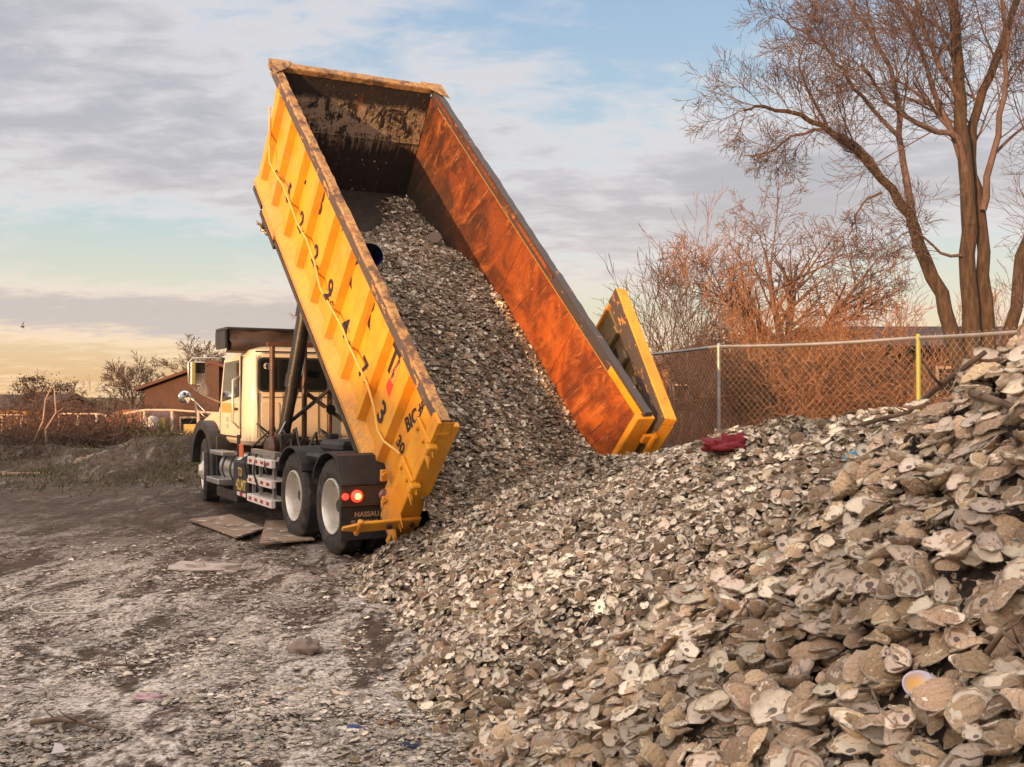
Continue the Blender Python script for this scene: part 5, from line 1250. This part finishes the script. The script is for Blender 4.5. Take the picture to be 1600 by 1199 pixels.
# ------------------------------------------------------------------ fences
RAILH = 2.36
def chain_link(name, P, label, hgt, cell, wr, postz, mats, rails=(1,), cat='fence', post_mats=None, zb=None, base=None):
    e = empty(name, base or P[0], label, cat); org = Vector(base or P[0])
    for i in range(len(P)):
        b = P[i]-org; h = hgt
        m = MB().tube([b+Vector((0, 0, -.4)), b+Vector((0, 0, h-.02 if i not in (99,) else h))], postz, 10); m.tube([b+Vector((0, 0, h-.02)), b+Vector((0, 0, h+.02)), b+Vector((0, 0, h+.045))], [postz*1.3, postz*1.25, postz*.5], 10)
        m.build('post', (post_mats or {}).get(i, mats[0]), e, 'auto')
    m = MB(); pts = []
    for a, b in zip(P, P[1:]):
        for k in range(6): t = k/6; pts.append(a.lerp(b, t)-org+Vector((0, 0, hgt-.012*math.sin(math.pi*t)*2)))
    pts.append(P[-1]-org+Vector((0, 0, hgt))); m.tube(pts, .021, 8).build('top_rail', mats[0], e, True)
    F = Fast()
    for a, b in zip(P, P[1:]):
        d = (b-a); L = d.length; d = Vector((d.x, d.y, d.z))/L; nn = Vector((-d.y, d.x, 0)); cols = int(L/cell); rows = int((hgt-.02)/cell)+1
        for c in range(cols):
            for sgn in (1,):
                pts = []
                for r in range(rows*2+1):
                    u = (c+(.5 if r % 2 else -.03)+.5*0)*cell; side = .004 if r % 2 else -.004
                    pts.append(a-org+d*u+nn*side+Vector((0, 0, hgt+.03-r*cell*.5)))
                F.seg(pts, [wr]*len(pts), 3)
                pts = []
                for r in range(rows*2+1):
                    u = (c+(.5 if r % 2 else 1.03))*cell; side = -.004 if r % 2 else .004
                    pts.append(a-org+d*u+nn*side+Vector((0, 0, hgt+.03-r*cell*.5)))
                F.seg(pts, [wr]*len(pts), 3)
    F.build('wire_mesh', mats[1], e)
    return e
WIRE = worn('fence_wire', (.52, .46, .40), (.36, .27, .20), .5, 5, .6)
FP = [Vector((-.4, 20.4, 0)), Vector((1.3, 17.6, 0)), at(1123, 543, 13.1), at(1435, 529, 11.1), Vector((5.35, 8.4, 0)), Vector((6.0, 5.5, 0))]
for p in FP: p.z = 0
chain_link('chain_link_fence', FP, 'tall galvanised chain-link fence running behind the shell heaps at the right', RAILH, .092, .0016, .026, (GALV, WIRE), post_mats={3: YELGR})
# far yard fences
def low_fence(pxs, D, h, lab, mt=GALV):
    P = [Vector(((x-800)/1560*D, D, 0)) for x in pxs]; zt = [H0+(618-y)/1560*D for y in h]
    e = empty('rail_fence', P[0]+Vector((0, 0, -.6)), lab, 'fence', 'pale rail fences behind the yard'); o = P[0]+Vector((0, 0, -.6))
    for p, z in zip(P, zt): MB().tube([p-o+Vector((0, 0, -.9)), p-o+Vector((0, 0, z))], .05, 6).build('post', mt, e, True)
    MB().tube([p-o+Vector((0, 0, z-.02)) for p, z in zip(P, zt)], .035, 6).tube([p-o+Vector((0, 0, z-.75)) for p, z in zip(P, zt)], .02, 6).build('rail', mt, e, True)
FPAINT = plain('pale_fence_paint', (.55, .40, .28), .6)
low_fence([193, 226, 269, 310, 345, 385], 32, [646, 640, 640, 643, 645, 648], 'pale metal rail fence behind the truck nose', FPAINT)
low_fence([92, 122, 151, 166], 38, [646, 646, 646, 648], 'pale rail fence right of the reddish brush heap', FPAINT)
low_fence([-20, 4, 34], 38, [648, 648, 648], 'pale rail fence at the far left edge', FPAINT)

# ------------------------------------------------------------------ buildings and yard equipment
WALLB = worn('brown_brick_wall', (.10, .052, .038), (.07, .04, .03), .9, 1.5, .7)
ROOFB = worn('brown_shingle_roof', (.12, .058, .042), (.085, .045, .035), .9, 2, .7)
WALLY = worn('tan_stucco_wall', (.50, .32, .14), (.42, .26, .11), .9, 1, .6)
WALLDK = worn('dark_brown_siding', (.085, .05, .035), (.055, .035, .028), .9, 1.5, .7)
ROOFD = worn('dark_shingle_roof', (.045, .035, .035), (.065, .05, .045), .9, 2, .7)
def house(name, x0, x1, D, dep, zb, eave, ridge, wm, rm, label, gable_front=False, wins=(), chim=None):
    X0, X1 = (x0-800)/1560*D, (x1-800)/1560*D; e = empty(name, Vector(((X0+X1)/2, D, zb)), label, 'building'); w_ = (X1-X0)/2; h = eave-zb; rr_ = ridge-zb
    if gable_front:
        MB().prism([(-w_, 0), (w_, 0), (w_, h), (0, rr_-.05), (-w_, h)], 1, 0, dep).build('wall', wm, e)
        MB().prism([(-w_-.4, h-.12), (0, rr_), (0, rr_+.14), (-w_-.4, h+.02)], 1, -.3, dep+.3).prism([(w_+.4, h-.12), (w_+.4, h+.02), (0.002, rr_+.14), (0.002, rr_)], 1, -.3, dep+.3).build('roof', rm, e)
    else:
        MB().prism([(0, 0), (dep, 0), (dep, h), (dep/2, rr_-.05), (0, h)], 0, -w_, w_).build('wall', wm, e)
        MB().prism([(-.4, h-.12), (-.4, h+.02), (dep/2, rr_+.12), (dep/2, rr_)], 0, -w_-.4, w_+.4).prism([(dep+.4, h-.12), (dep/2+.002, rr_), (dep/2+.002, rr_+.12), (dep+.4, h+.02)], 0, -w_-.4, w_+.4).build('roof', rm, e)
    for a, b_, c, d in wins:
        f = MB().box(a, b_, -.04, -.005, c, d).build('window', FPAINT, e); MB().box(a+.08, b_-.08, -.05, -.042, c+.08, d-.08).build('pane', GLASS, f)
    if chim: MB().box(chim[0], chim[1], -.25, dep*.2, 0, chim[2]).build('chimney', wm, e)
    return e
house('brown_house', 226, 440, 48, 9, -1.5, 2.05, 3.25, WALLB, ROOFB, 'low brown brick building with gabled end behind the truck cab', True, [(-1.6, -.6, 1.2, 2.2), (1.0, 2.0, 1.2, 2.2)], (-.35, .35, 4.9))
house('tan_house', -60, 28, 58, 8, -1.5, 1.02, 1.66, WALLY, ROOFD, 'tan sunlit building with dark roof at the far left edge', False, [(.3, 1.0, .6, 1.8)])
house('tan_garage', 34, 72, 56, 6, -1.5, 1.0, 1.72, WALLY, ROOFD, 'small tan sunlit building with dark roof right of the longer tan one', False, [(-.4, .3, .3, 1.6)])
house('brown_garage', 985, 1200, 52, 10, .6, 2.6, 4.3, WALLB, ROOFB, 'brown gabled building seen through saplings right of the container door', True, [(-1.4, -.5, .9, 1.7)])
house('dark_house', 1330, 1760, 30, 8, .6, 3.2, 3.95, WALLDK, ROOFD, 'dark brown house behind the right part of the fence', False, [(-1.6, -.8, 1.0, 2.0), (1.2, 2.0, 1.0, 2.0)])
# rust-red half-round shed, white tank and yellow machine parts behind the far fence
b = at(210, 680, 33.5); b.z = .28; e = empty('rust_red_shed', b, 'rust red round-topped shed behind the far fence', 'shed')
pr = [(-.72, 0)]+[(-.72*math.cos(R(a)), .55+.42*math.sin(R(a))) for a in range(0, 181, 15)]+[(.72, 0)]
MB().prism(pr, 1, -.6, 2.2).build('shell_wall', plain('rust_red_panel', (.22, .085, .055), .7), e)
m = MB()
for x in (-.45, -.15, .15, .45): m.box(x-.02, x+.02, -.63, -.602, .02, .88)
m.build('batten', plain('faded_grey_panel', (.30, .25, .22), .7), e)
b = at(237, 690, 31.5); b.z = -.2; m = MB(); m.lathe([(0, 0), (0, .22), (.85, .22), (.98, .16), (1.02, .06), (1.02, 0)], Matrix.Rotation(-math.pi/2, 4, 'Y'), 20, close=False)
m.v = [(x, y, abs(z)) for x, y, z in m.v]; e = m.build('water_tank', worn('dull_white_plastic', (.46, .42, .38), (.38, .34, .31), .6, .8, .4), None, 'auto', label='small white plastic tank behind the far fence', cat='tank'); e.location = b+Vector((0, 0, .25))
for i, (x, w_, lab) in enumerate([(247, .18, 'narrow yellow board leaning right of the white tank'), (254, .16, 'second yellow board right of the white tank'), (300, .5, 'tan panel behind the fender mirror')]):
    b = at(x, 690, 31.8); b.z = -.2; o = MB().box(-w_/2, w_/2, -.04, .04, 0, 1.2 if i < 2 else 1.0, bev=.01).box(-w_/2-.02, w_/2+.02, -.06, -.042, .4, .46).build('yellow_board', plain('yellow_board_paint', (.42, .30, .08), .7), None, label=lab, cat='board'); o.location = b
# a bird high over the left horizon
m = MB(); m.tube([(-.12, 0, 0), (-.02, 0, .01), (.10, 0, .02), (.16, 0, .03)], [.01, .05, .04, .01], 8); m.add([(0, -.01, .03), (.05, 0, .03), (.12, .0, .36), (.02, 0, .22)], [(0, 1, 2, 3)]); m.add([(0, .01, .02), (.05, 0, .02), (.0, .35, -.12), (-.04, .2, -.05)], [(0, 1, 2, 3)])
o = m.build('bird', INK, None, True, label='tiny dark bird flying low in the left sky', cat='bird'); o.location = at(34, 511, 60)
print('big tree faces', nbt, 'objects', len(bpy.data.objects))
